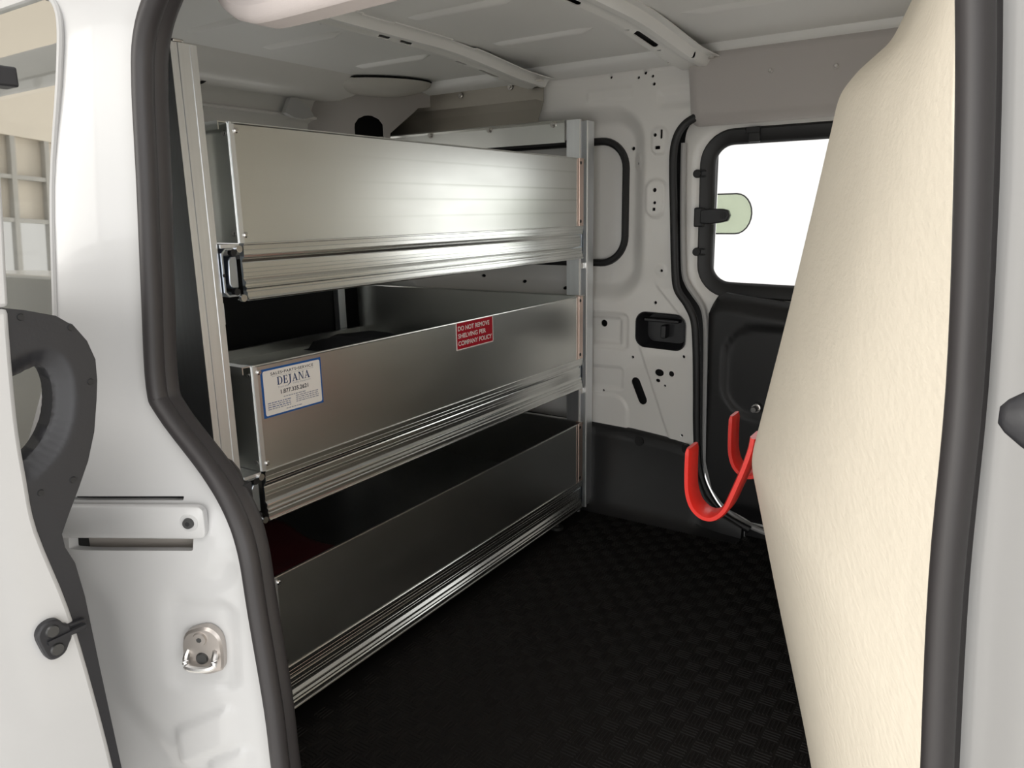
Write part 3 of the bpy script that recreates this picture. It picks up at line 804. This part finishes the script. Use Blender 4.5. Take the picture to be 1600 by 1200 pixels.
# ---- driver-side sliding door, closed
dd = empty('sliding_door', (-0.45, 2.34, 0.03), 'closed far sliding door with bright window and black lower trim', 'door')
YF = 2.325
d_edge = [(-0.838, 1.312), (-0.862, 1.293), (-0.876, 1.255), (-0.877, 1.171), (-0.872, 1.0), (-0.864, 0.854), (-0.850, 0.808), (-0.827, 0.776), (-0.797, 0.735), (-0.785, 0.68), (-0.780, 0.60), (-0.777, 0.485), (-0.772, 0.33), (-0.763, 0.214), (-0.736, 0.14), (-0.679, 0.068), (-0.60, 0.03), (-0.48, 0.012)]
dec = catmull(d_edge, 4)
dol = [(-0.02, 1.315)] + dec + [(-0.02, 0.03)]
dwo = rrect(-0.812, -0.10, 0.785, 1.258, 0.085, 8)
def wskew(p): return (p[0] + (0.012 * (p[1] - 1.0) * -1 if p[0] < -0.5 else 0), p[1] - 0.02 * max(0, (p[0] + 0.75)) * (1 if p[1] < 1.0 else 0))
dwo = [wskew(p) for p in dwo]
def ddfn(U, V):
    s = sdrr(U, V, -0.80, -0.10, 0.79, 1.25, 0.08)
    y = YF + 0.020 * sst(0.055, 0.0, s)
    return U, y, V
v, f = plate(dol, [dwo], 0.014, ddfn, (0, -1, 0))
obj('door_frame', v, f, INNER, dd, smooth=True, solid=(0, 0.02, 0), sharp=60)
ng = len(dwo)
MB().sweep([(u, YF + 0.016, w) for u, w in dwo], [(-0.016, 0.012), (-0.018, -0.004), (-0.010, -0.012), (0.020, -0.006), (0.030, 0.004), (0.030, 0.012)], (0, 1, 0), True).build('window_seal', SEALM, dd, smooth=True, sharp=50)
pn = [((u + 0.45) * 1.02 - 0.45, (w - 1.02) * 1.02 + 1.02) for u, w in dwo]
v, f = plate(pn, [], 0.2, lambda U, V: (U, np.full(U.shape, YF + 0.032), V), (0, -1, 0))
wp = obj('window_pane', v, f, GLASS, dd, solid=(0, 0.003, 0))
for (x, z, hor) in ((-0.822, 1.147, 1), (-0.815, 0.908, 1), (-0.668, 1.266, 0)):
    if hor: c = MB().box(x - 0.012, x + 0.014, YF - 0.004, YF + 0.012, z - 0.011, z - 0.006).box(x - 0.012, x + 0.014, YF - 0.004, YF + 0.012, z + 0.006, z + 0.011).cyl((x - 0.012, YF + 0.012, z), (0, -1, 0), 0.013, 0.016, 12)
    else: c = MB().box(x - 0.022, x + 0.020, YF - 0.004, YF + 0.014, z - 0.010, z + 0.008).box(x - 0.014, x + 0.020, YF, YF + 0.012, z - 0.035, z - 0.008)
    c.build('seal_clip', SEALM, dd, bevel=0.002)
# pop-out latch
lt = MB().box(-0.836, -0.806, YF - 0.014, YF + 0.012, 0.985, 1.045).build('window_latch', PLAST, dd, bevel=0.005)
MB().prism([(-0.815, 0.996), (-0.815, 1.038), (-0.78, 1.041), (-0.745, 1.040), (-0.728, 1.036), (-0.722, 1.020), (-0.728, 1.003), (-0.745, 0.999), (-0.78, 0.994)], 1, YF - 0.016, YF + 0.004).build('latch_lever', PLAST, lt, bevel=0.004)
MB().cyl((-0.742, YF - 0.016, 1.020), (0, -1, 0), 0.010, 0.002, 14).build('latch_pivot', SEALM, lt, smooth=True)
pad = [(-0.775, 1.084)] + [(-0.715 + 0.048 * math.cos(a), 1.024 + 0.060 * math.sin(a)) for a in [math.pi / 2 - k * math.pi / 12 for k in range(13)]] + [(-0.775, 0.964)]
pdo = MB().prism(pad, 1, YF + 0.024, YF + 0.029).build('tinted_view_plate', PALEG, dd)  # tinted view through the glass round the latch, added as a plate
pdo['label'] = 'pale tinted window view round the latch, added as a plate'
MB().sweep([(u, YF + 0.026, w) for u, w in pad], ell(0, 0, .0022, .004, 6), (0, 1, 0)).build('view_plate_rim', SEALM, pdo, smooth=True)
# black lower trim of the door with shoulder and inset field
dt = [(-0.05, 0.735), (-0.527, 0.764), (-0.66, 0.778), (-0.718, 0.786), (-0.742, 0.775), (-0.757, 0.752), (-0.765, 0.72), (-0.762, 0.60), (-0.757, 0.40), (-0.750, 0.24), (-0.725, 0.15), (-0.67, 0.085), (-0.60, 0.05), (-0.05, 0.05)]
def dtfn(U, V):
    top = np.interp(U, [-0.765, -0.718, -0.527, -0.05], [0.775, 0.786, 0.764, 0.735])
    y = 2.268 + 0.030 * sst(top - 0.055, top - 0.012, V) + 0.016 * sst(-0.745, -0.765, U)
    s = sdrr(U, V, -0.705, 0.2, 0.405, 0.690, 0.10)
    y = y + 0.010 * sst(0.006, -0.010, s)
    y = y + 0.03 * sst(0.12, 0.05, V)
    return U, y, V
v, f = plate(dt, [], 0.012, dtfn, (0, -1, 0))
obj('lower_trim', v, f, TRIMK, dd, smooth=True, solid=(0, 0.02, 0), sharp=60)
# grey rubbed edge between seal and trim
MB().sweep([(x + 0.004, YF - 0.018, z) for x, z in dec if z < 1.24], ell(0, 0, 0.009, 0.010, 8), (0, 1, 0)).build('door_edge_bead', GREY, dd, smooth=True)
bolt = MB().cyl((-0.597, 2.272, 0.440), (0, -1, 0.05), 0.016, 0.012, 14, 0.014).cyl((-0.597, 2.260, 0.4405), (0, -1, 0.05), 0.011, 0.03, 12, 0.008).build('bolt', STEEL, dd, smooth=True)

# ---- header trims above both side doors
def header(name, ysign, x0, x1, m, label, y_b, y_t, zb, zt, screws):
    e = empty(name, ((x0 + x1) / 2, y_b, zb), label, 'trim panel', 'header trims above the side doors')
    o = rrect(x0, x1, zb, zt, 0.022, 5)
    # square upper corners
    o = [(u, w) for u, w in o]
    def fn(U, V):
        t = (V - zb) / (zt - zb)
        y = y_b + (y_t - y_b) * t + ysign * 0.018 * sst(0.10, 0.0, t) + ysign * 0.016 * sst(0.90, 0.96, t) + ysign * 0.014 * sst(0.02, 0.0, U - x0)
        return U, y, V
    v, f = plate(o, [], 0.014, fn, (0, -ysign, 0))
    obj('panel', v, f, m, e, smooth=True, solid=(0, 0.012 * ysign, 0), sharp=60)
    for x, z in screws:
        y = y_b + (y_t - y_b) * (z - zb) / (zt - zb)
        s = MB().cyl((x, y + ysign * 0.002, z), (0, -ysign, 0), 0.0095, 0.003, 14, 0.009).build('washer', HDR, e, smooth=True)
        MB().cyl((x, y - ysign * 0.001, z), (0, -ysign, 0), 0.0065, 0.004, 12, 0.004).build('screw', STEEL, s, smooth=True)
    return e
header('header_trim', 1, -0.845, -0.06, HDR, 'grey trim panel with two screws above the far bright window', 2.275, 2.225, 1.283, 1.497, [(-0.607, 1.412), (-0.436, 1.405)])
hp = empty('header_trim', (-0.5, 0.66, 1.27), 'pale rounded trim hanging at the top edge above the shelf', 'trim panel', 'header trims above the side doors')
po = [(-0.86, 1.49), (-0.866, 1.36), (-0.858, 1.315), (-0.838, 1.285), (-0.805, 1.271), (-0.76, 1.267), (-0.60, 1.270), (-0.08, 1.28), (-0.08, 1.49)]
pc_ = catmull(po[1:7], 5)
MB().prism([(-0.86, 1.49)] + pc_ + po[7:], 1, 0.635, 0.70).build('pad', PADM, hp, bevel=0.016, sharp=60)

# ---- stainless plate on the wall above the shelf
spl = empty('wall_plate', (-1.7, 2.28, 1.34), 'bent stainless plate screwed to the far wall above the shelf', 'plate')
o = [(-2.06, 1.335), (-1.372, 1.335), (-1.357, 1.40), (-1.357, 1.45), (-1.362, 1.462), (-1.375, 1.470), (-2.06, 1.478)]
v, f = plate(o, [], 0.03, lambda U, V: (U, 2.276 - 0.016 * np.clip((1.402 - V) / 0.067, 0, 1), V), (0, -1, 0))
obj('sheet', v, f, STAIN, spl, smooth=False, solid=(0, 0.002, 0))
for x, z in ((-1.487, 1.458), (-1.700, 1.450), (-1.945, 1.448)):
    MB().cyl((x, 2.272, z), (0, -1, 0), 0.010, 0.003, 14).cyl((x, 2.269, z), (0, -1, 0), 0.0055, 0.005, 10, 0.004).build('screw', STEEL, spl, smooth=True)

# ---- dome lamp in the rear corner
dl = empty('dome_lamp', (-1.93, 2.10, 1.47), 'oval dome lamp at the ceiling in the rear corner', 'lamp')
ca, sa = math.cos(math.radians(52)), math.sin(math.radians(52))
def domev(rx, ry, rz, zc, nu=32, nv=7):
    vv = []; ff = []
    for j in range(nv + 1):
        th = math.pi / 2 * j / nv
        for i in range(nu):
            a = 2 * math.pi * i / nu
            x, y = rx * math.cos(th) * math.cos(a), ry * math.cos(th) * math.sin(a)
            vv.append((-1.905 + x * ca - y * sa, 2.085 + x * sa + y * ca, zc - rz * math.sin(th)))
    for j in range(nv):
        for i in range(nu): ff.append((j * nu + i, j * nu + (i + 1) % nu, (j + 1) * nu + (i + 1) % nu, (j + 1) * nu + i))
    return vv, ff
v, f = domev(0.178, 0.100, 0.046, 1.491); obj('cover', v, f, LENS, dl, smooth=True)
v, f = domev(0.1805, 0.1025, 0.004, 1.4955); obj('bezel', v, f, DARK, dl, smooth=True)

# ---- partition behind the front seats
zk = [0.0, 0.10, 0.21, 0.361, 0.44, 0.515, 0.56, 0.597, 0.64, 0.72, 0.80, 0.866, 0.95, 1.044, 1.11, 1.169, 1.185, 1.20, 1.212, 1.222, 1.232, 1.241, 1.25, 1.259, 1.266, 1.271, 1.275, 1.281, 1.29, 1.305, 1.34, 1.40, 1.499]
zx = [0.0, 0.021, 0.361, 0.515, 0.597, 0.866, 1.044, 1.169, 1.195, 1.215, 1.241, 1.272, 1.283, 1.329, 1.42, 1.5]
xx = [-.196, -.201, -.291, -.329, -.350, -.301, -.272, -.252, -.249, -.242, -.221, -.184, -.176, -.156, -.12, -.10]
ys = [0.605, 0.68, 0.76, 0.85, 0.94, 1.03, 1.12, 1.19, 1.24, 1.275, 1.30, 1.33, 1.37, 1.45, 1.6, 1.8, 2.0, 2.2, 2.285]
vv = []
for z in zk:
    xs_ = float(np.interp(z, zx, xx))
    xe = float(np.interp(z, [0, 0.4, 0.65, 0.8, 0.93, 1.05, 1.16, 1.28, 1.5], [0.0, 0.0, -0.004, -0.012, -0.018, -0.026, -0.035, -0.045, -0.05]))
    for y in ys:
        if y <= 1.30:
            t = (y - 0.605) / (1.30 - 0.605); x = xe + (xs_ - xe) * (t * 0.93 + 0.07 * t * t)
        else: x = xs_ - 0.004 * min(1, (y - 1.30) / 0.1)
        w = min(1, max(0, (z - 0.9) / 0.3)) * min(1, max(0, (1.5 - z) / 0.12))
        vv.append((x, y, z - 0.15 * max(0, 1.30 - y) * w))
nc = len(ys)
ff = [(i * nc + k, i * nc + k + 1, (i + 1) * nc + k + 1, (i + 1) * nc + k) for i in range(len(zk) - 1) for k in range(nc - 1)]
pt = obj('partition', vv, ff, CREAM, smooth=True, sharp=80)
md = pt.modifiers.new('sub', 'SUBSURF'); md.levels = 2; md.render_levels = 2
md = pt.modifiers.new('solid', 'SOLIDIFY'); md.thickness = 0.012; md.offset = 1
tag(pt, 'cream grained bulkhead panel bulging into the cargo space at right', 'partition')

# ---- red ladder hooks on the partition
def hook(y0, label):
    w = 0.056; th = 0.013
    line = catmull([(-0.352, 0.632), (-0.356, 0.606), (-0.366, 0.570), (-0.383, 0.520), (-0.398, 0.482), (-0.418, 0.461), (-0.440, 0.459), (-0.460, 0.474), (-0.471, 0.502), (-0.474, 0.540), (-0.474, 0.588)], 6)
    P = [np.array(p) for p in line]; n = len(P); vv = []
    for i, p in enumerate(P):
        t = P[min(i + 1, n - 1)] - P[max(i - 1, 0)]; t = t / np.linalg.norm(t); nrm = np.array([-t[1], t[0]])
        hw = w / 2
        e = 1.0 if i < n - 1 else 0.55
        for (a, b) in ((-1, -.55), (-1, .55), (-.72, 1), (.72, 1), (1, .55), (1, -.55), (.72, -1), (-.72, -1)):
            q = p + nrm * b * th / 2 * e
            vv.append((float(q[0]), y0 + w / 2 + a * hw * (1.0 if i < n - 1 else 0.9), float(q[1]) + (0.004 if i == n - 1 else 0)))
    m = 8
    ff = [(i * m + k, i * m + (k + 1) % m, (i + 1) * m + (k + 1) % m, (i + 1) * m + k) for i in range(n - 1) for k in range(m)]
    ff += [tuple(range(m))[::-1], tuple((n - 1) * m + k for k in range(m))]
    e = empty('ladder_hook', (-0.345, y0 + w / 2, 0.46), label, 'hook', 'red ladder hooks')
    obj('hook_arm', vv, ff, RED, e, smooth=True, sharp=40)
    MB().box(-0.358, -0.348, y0 + 0.004, y0 + w - 0.004, 0.596, 0.622).build('back_plate', RED, e, bevel=0.004)
    return e
hook(1.322, 'nearer and lower looking red rubber coated hook beside the cream partition')
hook(1.592, 'farther smaller looking red rubber coated hook half hidden behind the other')

# ---- shelf frame
sf = empty('shelf_frame', (-1.17, 1.5, 0.0), 'aluminium post frame holding the three metal trays', 'shelf frame')
# near front post: box extrusion with shallow ribs
pp = [(-1.245, 0.772), (-1.150, 0.772), (-1.150, 0.7735), (-1.1512, 0.7745), (-1.1512, 0.785), (-1.150, 0.786), (-1.150, 0.806), (-1.1508, 0.807), (-1.150, 0.808), (-1.150, 0.820), (-1.245, 0.820)]
MB().prism(pp, 2, 0.02, 1.315).build('post', ALUP, sf)
MB().box(-2.20, -2.16, 0.80, 0.84, 0.02, 1.30).build('post', ALUP, sf, bevel=0.003)
# far front post: slotted channel + flange angle
ch = [(-1.200, 2.152), (-1.155, 2.152), (-1.152, 2.155), (-1.152, 2.162), (-1.155, 2.1645), (-1.188, 2.1645), (-1.188, 2.202), (-1.155, 2.202), (-1.152, 2.2045), (-1.152, 2.212), (-1.155, 2.215), (-1.200, 2.215)]
MB().prism(ch, 2, 0.02, 1.318).build('post', ALUP, sf)
MB().prism([(-1.165, 2.217), (-1.160, 2.217), (-1.160, 2.262), (-1.195, 2.262), (-1.195, 2.258), (-1.165, 2.258)], 2, 0.02, 1.320).build('post_flange', ALUP, sf)
MB().box(-2.195, -2.165, 2.062, 2.098, 0.02, 1.32).build('post', ALUP, sf, bevel=0.003)
for z in (0.888 - 0.012, 0.466 - 0.012):
    MB().box(-1.186, -1.160, 2.1645, 2.202, z - 0.02, z).build('post_bracket', STEEL, sf, bevel=0.002)
MB().box(-1.184, -1.158, 0.820, 0.828, 0.852, 0.892).build('post_bracket', ALUP, sf, bevel=0.002)
# top end rail with bolts
er = MB().prism([(2.1525, 1.252), (2.148, 1.252), (2.148, 1.310), (2.144, 1.316), (2.148, 1.320), (2.1525, 1.316)], 0, -2.16, -1.205).build('top_end_rail', ALU, sf)
for x in (-1.245, -1.490, -1.742, -1.95):
    MB().cyl((x, 2.148, 1.308), (0, -1, 0), 0.010, 0.003, 14).cyl((x, 2.145, 1.308), (0, -1, 0), 0.007, 0.008, 6, 0.0065).build('bolt', STEEL, sf, smooth=False)
MB().box(-1.165, -1.15, 0.778, 0.798, 1.315, 1.321).build('top_bolt', STEEL, sf, bevel=0.002)
for x, y in ((-1.17, 0.80), (-1.17, 2.03), (-2.17, 0.82), (-2.17, 2.2)):
    MB().cyl((x, y, 0.0), (0, 0, 1), 0.022, 0.010, 16).cyl((x, y, 0.01), (0, 0, 1), 0.008, 0.036, 10).build('foot', DSTEEL, sf, smooth=True)

# ---- trays (drawers)
TX = -1.140; TY0 = 0.860; TY1 = 2.150; XB = -2.15
RAILP = [(0, -6), (0, 1.5), (1.2, 2.6), (3.0, 2.6), (4.2, 0.4), (12, 0.0), (12.5, -0.5), (13.2, 0.0), (20, 0), (20.6, -0.6), (21.4, 0), (25, -0.8), (29, -6.0), (34, -8.0), (36, -7.0), (45, -6.6), (45.6, -7.2), (46.2, -6.6),
         (52, -6.6), (52.6, -7.3), (53.2, -6.6), (60, -6.6), (61, -8.0), (64, -8.0), (69, -2.0), (71, -1.4), (74, -4.2), (77, -4.2), (80, -0.4), (83, -2.4), (86, -2.4), (88, -0.2), (95, 0.0), (97, 0.6), (98, 2.2), (100, 3.0), (102, 2.2), (103, 0.0), (103, -30), (101, -30), (101, -12), (1, -12)]
def tray(zt, label, slides=True):
    zb = zt - 0.205
    e = empty('drawer_tray', (-1.6, 1.5, zb - 0.1), label, 'drawer tray', 'aluminium trays of the shelf')
    # front panel with rolled top hem
    fp = [(TX - 0.0022, zb), (TX, zb), (TX, zt - 0.004), (TX + 0.0016, zt - 0.002), (TX + 0.0010, zt), (TX - 0.0030, zt + 0.0006), (TX - 0.0042, zt - 0.002), (TX - 0.0022, zt - 0.005)]
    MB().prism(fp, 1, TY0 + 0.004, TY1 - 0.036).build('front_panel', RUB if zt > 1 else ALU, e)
    MB().prism([(TX - 0.022, TY0), (TX + 0.001, TY0), (TX + 0.001, TY0 + 0.009), (TX - 0.0005, TY0 + 0.009), (TX - 0.0005, TY0 + 0.002), (TX - 0.022, TY0 + 0.002)], 2, zb, zt).build('corner_angle', ALUP, e)
    MB().prism([(TX - 0.022, TY1), (TX + 0.002, TY1), (TX + 0.002, TY1 - 0.026), (TX + 0.0005, TY1 - 0.027), (TX + 0.0005, TY1 - 0.040), (TX - 0.0015, TY1 - 0.040), (TX - 0.0015, TY1 - 0.004), (TX - 0.022, TY1 - 0.004)], 2, zb, zt).build('corner_angle', CORN, e)
    # end panels with outward top flange
    for y, sg in ((TY0, -1), (TY1, 1)):
        pr = [(y, zb), (y, zt - 0.003), (y + sg * 0.002, zt), (y + sg * 0.020, zt), (y + sg * 0.020, zt - 0.014), (y + sg * 0.018, zt - 0.014), (y + sg * 0.018, zt - 0.002), (y + sg * 0.003, zt - 0.0022), (y + sg * 0.0022, zt - 0.004), (y + sg * 0.0022, zb)]
        MB().prism(pr if sg > 0 else pr[::-1], 0, XB, TX - 0.003).build('end_panel', ALU, e)
    MB().box(XB, TX - 0.003, TY0, TY1, zb, zb + 0.002).build('tray_floor', ALU, e)
    MB().prism([(XB, zb), (XB + 0.002, zb), (XB + 0.002, zb + 0.036), (XB + 0.020, zb + 0.036), (XB + 0.020, zb + 0.038), (XB, zb + 0.038)], 1, TY0, TY1).build('back_panel', ALU, e)
    MB().prism([(TX + dx / 1000.0, zb - dz / 1000.0) for dz, dx in RAILP], 1, TY0 + 0.006, TY1).build('front_rail', ALUR, e)
    # screws
    for y in (TY0 + 0.012, TY1 - 0.019):
        for z in (zt - 0.014, zb + 0.014):
            tri_seg_screw(e, 'screw', (TX + 0.001, y, z), (1, 0, 0), 0.0052, 0.0035, DSTEEL if y > 1 else STEEL)
    for z in (zt - 0.018, zb + 0.016):
        tri_seg_screw(e, 'screw', (TX - 0.012, TY0, z), (0, -1, 0), 0.0055, 0.004)
    for z in (zb - 0.010, zb - 0.097):
        MB().cyl((TX - 0.006, TY0 - 0.003, z), (1, 0, 0), 0.0065, 0.007, 12).build('rail_screw', STEEL, e, smooth=True)
    # slide channels at both ends
    for y, sg in ((TY0, -1), (TY1, 1)):
        z0, z1 = zb - 0.093, zb - 0.008
        off = 0.038 if sg < 0 else 0.012
        k = off
        oc = [(y + sg * k, z0 + 0.008), (y + sg * k, z1 - 0.008), (y + sg * (k - 0.008), z1), (y + sg * 0.008, z1), (y + sg * 0.006, z1 - 0.006), (y + sg * 0.008, z1 - 0.004), (y + sg * (k - 0.009), z1 - 0.003),
              (y + sg * (k - 0.003), z1 - 0.010), (y + sg * (k - 0.003), z0 + 0.010), (y + sg * (k - 0.009), z0 + 0.003), (y + sg * 0.008, z0 + 0.004), (y + sg * 0.006, z0 + 0.006), (y + sg * 0.008, z0), (y + sg * (k - 0.008), z0)]
        MB().box(XB + 0.05, TX - 0.004, *sorted((y, y + sg * off)), zb - 0.0075, zb - 0.001).build('slide_cover', ALUP, e)
        so_ = MB().prism(oc, 0, XB + 0.05, TX - 0.004).build('slide_channel', ZINC, e)
        if sg < 0:
            ic = [(y - 0.006, z0 + 0.014), (y - 0.006, z1 - 0.014), (y - 0.018, z1 - 0.014), (y - 0.024, z1 - 0.022), (y - 0.026, z0 + 0.022), (y - 0.020, z0 + 0.014)]
            MB().prism(ic, 0, XB + 0.05, TX - 0.006).build('slide_member', ZINC, so_, bevel=0.002)
            for z in (z0 + 0.008, z1 - 0.008):
                MB().cyl((TX - 0.012, y - 0.013, z), (1, 0, 0), 0.0065, 0.009, 10).build('ball_cage', SEALM, so_, smooth=True)
            MB().cyl((TX - 0.004, y - 0.0365, (z0 + z1) / 2 - 0.004), (1, 0, 0), 0.003, 0.001, 8).build('slide_hole', SEALM, so_)
    return e
t1 = tray(1.200, 'top brushed aluminium tray, scuffed and catching the window light')
t2 = tray(0.773, 'middle aluminium tray with a white and a red sticker on its front')
t3 = tray(0.347, 'bottom aluminium tray just above the black floor mat')

# ---- stickers (on the front of the middle tray); u -> Y, v -> z
def text(body, m, parent, u0, u1, v0, v1, x, name='lettering', bold=0.0, spacing=1.0):
    cu = bpy.data.curves.new('t', 'FONT'); cu.body = body; cu.size = 1.0; cu.offset = bold; cu.space_character = spacing
    o = bpy.data.objects.new('t', cu); COL.objects.link(o)
    bpy.context.view_layer.update()
    dg = bpy.context.evaluated_depsgraph_get()
    me = bpy.data.meshes.new_from_object(o.evaluated_get(dg))
    vs = np.array([tuple(v.co) for v in me.vertices]); fs = [tuple(p.vertices) for p in me.polygons]
    bpy.data.objects.remove(o); bpy.data.curves.remove(cu); bpy.data.meshes.remove(me)
    mn = vs.min(0); mx = vs.max(0)
    U = u0 + (vs[:, 0] - mn[0]) / (mx[0] - mn[0]) * (u1 - u0)
    V = v0 + (vs[:, 1] - mn[1]) / (mx[1] - mn[1]) * (v1 - v0)
    return obj(name, [(x, a, b) for a, b in zip(U, V)], fs, m, parent)
def poly_panel(o2, x0, x1, m, name, parent):
    return MB().prism(o2, 0, x0, x1).build(name, m, parent)
SX = TX + 0.0004
# white service sticker
u0, u1, v0, v1 = 0.876, 1.024, 0.668, 0.762
st1 = poly_panel([(u0, v0), (u1, v0), (u1, v1), (u0, v1)], SX - 0.0004, SX + 0.0002, STKB, 'service_sticker', t2)
st1['label'] = 'white sticker with blue border'
poly_panel(rrect(u0 + 0.0045, u1 - 0.0035, v0 + 0.0035, v1 - 0.004, 0.004, 4), SX + 0.0002, SX + 0.0004, STKW, 'sticker_face', st1)
LX = SX + 0.0006
W = u1 - u0; H = v1 - v0
def fu(a): return u0 + a * W
def fv(b): return v0 + b * H
text('SALES\u2022PARTS\u2022SERVICE', INKK, st1, fu(.15), fu(.86), fv(.845), fv(.905), LX, spacing=1.15, bold=0.015)
poly_panel([(fu(.17), fv(.815)), (fu(.86), fv(.815)), (fu(.86), fv(.820)), (fu(.17), fv(.820))], LX - .0002, LX, INKG, 'underline', st1)
# serif wordmark drawn letter by letter (unit box per letter)
SER = {
 'D': (0.95, [[(0, 0), (.42, 0), (.42, .06), (0, .06)], [(0, .94), (.42, .94), (.42, 1), (0, 1)], [(.10, 0), (.30, 0), (.30, 1), (.10, 1)],
       [(.42, 0), (.70, .06), (.88, .25), (.93, .5), (.88, .75), (.70, .94), (.42, 1), (.42, .94), (.60, .88), (.70, .70), (.73, .5), (.70, .30), (.60, .12), (.42, .06)]]),
 'E': (0.80, [[(0, 0), (.75, 0), (.78, .28), (.72, .28), (.62, .07), (0, .07)], [(0, .93), (.60, .93), (.68, .74), (.74, .74), (.72, 1), (0, 1)], [(.10, 0), (.30, 0), (.30, 1), (.10, 1)], [(.30, .47), (.54, .47), (.54, .54), (.30, .54)], [(.52, .36), (.58, .36), (.58, .66), (.52, .66)]]),
 'J': (0.55, [[(.02, .94), (.55, .94), (.55, 1), (.02, 1)], [(.20, -.05), (.40, .05), (.40, 1), (.20, 1)], [(-.16, -.28), (.05, -.27), (.28, -.12), (.40, .06), (.20, .04), (.10, -.14), (-.06, -.20), (-.14, -.18)]]),
 'A': (0.98, [[(-.02, 0), (.30, 0), (.30, .06), (-.02, .06)], [(.58, 0), (1.0, 0), (1.0, .06), (.58, .06)], [(.10, .04), (.17, .04), (.50, .90), (.46, 1), (.44, .96)], [(.40, 1), (.54, 1), (.90, .04), (.68, .04)], [(.24, .30), (.66, .30), (.66, .37), (.26, .37)]]),
 'N': (1.0, [[(0, 0), (.30, 0), (.30, .06), (0, .06)], [(0, .94), (.30, .94), (.30, 1), (0, 1)], [(.12, .03), (.19, .03), (.19, .95), (.12, .95)], [(.10, 1), (.32, 1), (.88, 0), (.80, 0), (.72, .06)], [(.81, 0), (.88, 0), (.88, .97), (.81, .97)], [(.70, .94), (1.0, .94), (1.0, 1), (.70, 1)]]),
}
word = 'DEJANA'
tot = sum(SER[c][0] for c in word) + 0.12 * (len(word) - 1)
cu_ = fu(.245); kx = (fu(.79) - fu(.245)) / tot
for c in word:
    w, polys = SER[c]; mb = MB()
    for q in polys:
        pts = [(cu_ + a * kx, fv(.625) + b * (fv(.790) - fv(.625))) for a, b in q]
        mb.prism(pts, 0, LX - 0.0002, LX + 0.0001)
    mb.build('letter', INK, st1)
    cu_ += (w + 0.12) * kx
text('Truck and', INKG, st1, fu(.25), fu(.42), fv(.555), fv(.592), LX)
text('Utility Equipment', INKG, st1, fu(.50), fu(.80), fv(.565), fv(.605), LX)
text('1.877.335.2621', INKK, st1, fu(.29), fu(.75), fv(.425), fv(.515), LX, bold=0.022)
def scrib(a, b, yv, mats, hh=.020):
    mb = MB(); x = a
    while x < b:
        w = random.uniform(.02, .06); w = min(w, b - x)
        if w > 0.006: mb.prism([(fu(x), fv(yv)), (fu(x + w), fv(yv)), (fu(x + w), fv(yv + hh)), (fu(x), fv(yv + hh))], 0, LX - .0002, LX)
        x += w + .012
    mb.build('fine_print', mats, st1)
scrib(.33, .70, .345, INKG)
for k in range(4):
    scrib(.07, .44, .275 - .042 * k, INKG if k % 2 else mat('ink_blue_grey', (0.16, 0.19, 0.32), .6) if 'ink_blue_grey' not in MATS else MATS['ink_blue_grey'])
    scrib(.53, .92, .300 - .042 * k, INKG)
scrib(.36, .62, .085, INKG)
# red notice
u0, u1, v0, v1 = 1.474, 1.637, 0.7005, 0.7705
st2 = poly_panel(rrect(u0, u1, v0, v1, 0.002, 2), SX - 0.0004, SX + 0.0002, STKP, 'notice_sticker', t2)
st2['label'] = 'red notice sticker'
poly_panel([(u0 + .003, v0 + .003), (u1 - .003, v0 + .003), (u1 - .003, v1 - .001), (u0 + .003, v1 - .001)], SX + 0.0002, SX + 0.0004, STKR, 'sticker_face', st2)
W = u1 - u0; H = v1 - v0
text('DO NOT REMOVE', STKP, st2, fu(.045), fu(.89), fv(.70), fv(.875), LX, bold=0.026)
text('SHELVING PER', STKP, st2, fu(.045), fu(.79), fv(.43), fv(.60), LX, bold=0.026)
text('COMPANY POLICY', STKP, st2, fu(.045), fu(.955), fv(.155), fv(.33), LX, bold=0.026)

# ---- things lying in the trays
def cloth(name, x0, x1, y0, y1, z, h, m, label, cat):
    n = 18; vv = []; ff = []
    R = rng.random((5, 5))
    for i in range(n + 1):
        for j in range(n + 1):
            a, b = i / n, j / n
            e = min(a, 1 - a, b, 1 - b); edge = min(1.0, e / 0.12) ** 0.5
            fa, fb = a * 3.99, b * 3.99; ia, ib = int(fa), int(fb); fa -= ia; fb -= ib
            fa = fa * fa * (3 - 2 * fa); fb = fb * fb * (3 - 2 * fb)
            q = (R[ia, ib] * (1 - fa) + R[ia + 1, ib] * fa) * (1 - fb) + (R[ia, ib + 1] * (1 - fa) + R[ia + 1, ib + 1] * fa) * fb
            vv.append((x0 + a * (x1 - x0) + 0.02 * math.sin(9 * b), y0 + b * (y1 - y0) + 0.02 * math.sin(7 * a), z + h * edge * (0.55 + 0.45 * q)))
    for i in range(n):
        for j in range(n): ff.append((i * (n + 1) + j, (i + 1) * (n + 1) + j, (i + 1) * (n + 1) + j + 1, i * (n + 1) + j + 1))
    k = len(vv)
    vv += [(x0, y0, z), (x1, y0, z), (x1, y1, z), (x0, y1, z)]
    ff.append((k, k + 1, k + 2, k + 3))
    o = obj(name, vv, ff, m, smooth=True, sharp=80)
    return tag(o, label, cat)
cloth('folded_cloth', -2.09, -1.72, 1.80, 2.08, 0.571, 0.045, BLKC, 'black folded cloth lying in the middle tray', 'cloth')
cloth('red_cloth', -1.75, -1.28, 0.92, 1.28, 0.145, 0.10, REDC, 'dark red cloth in the shadow of the bottom tray', 'cloth')
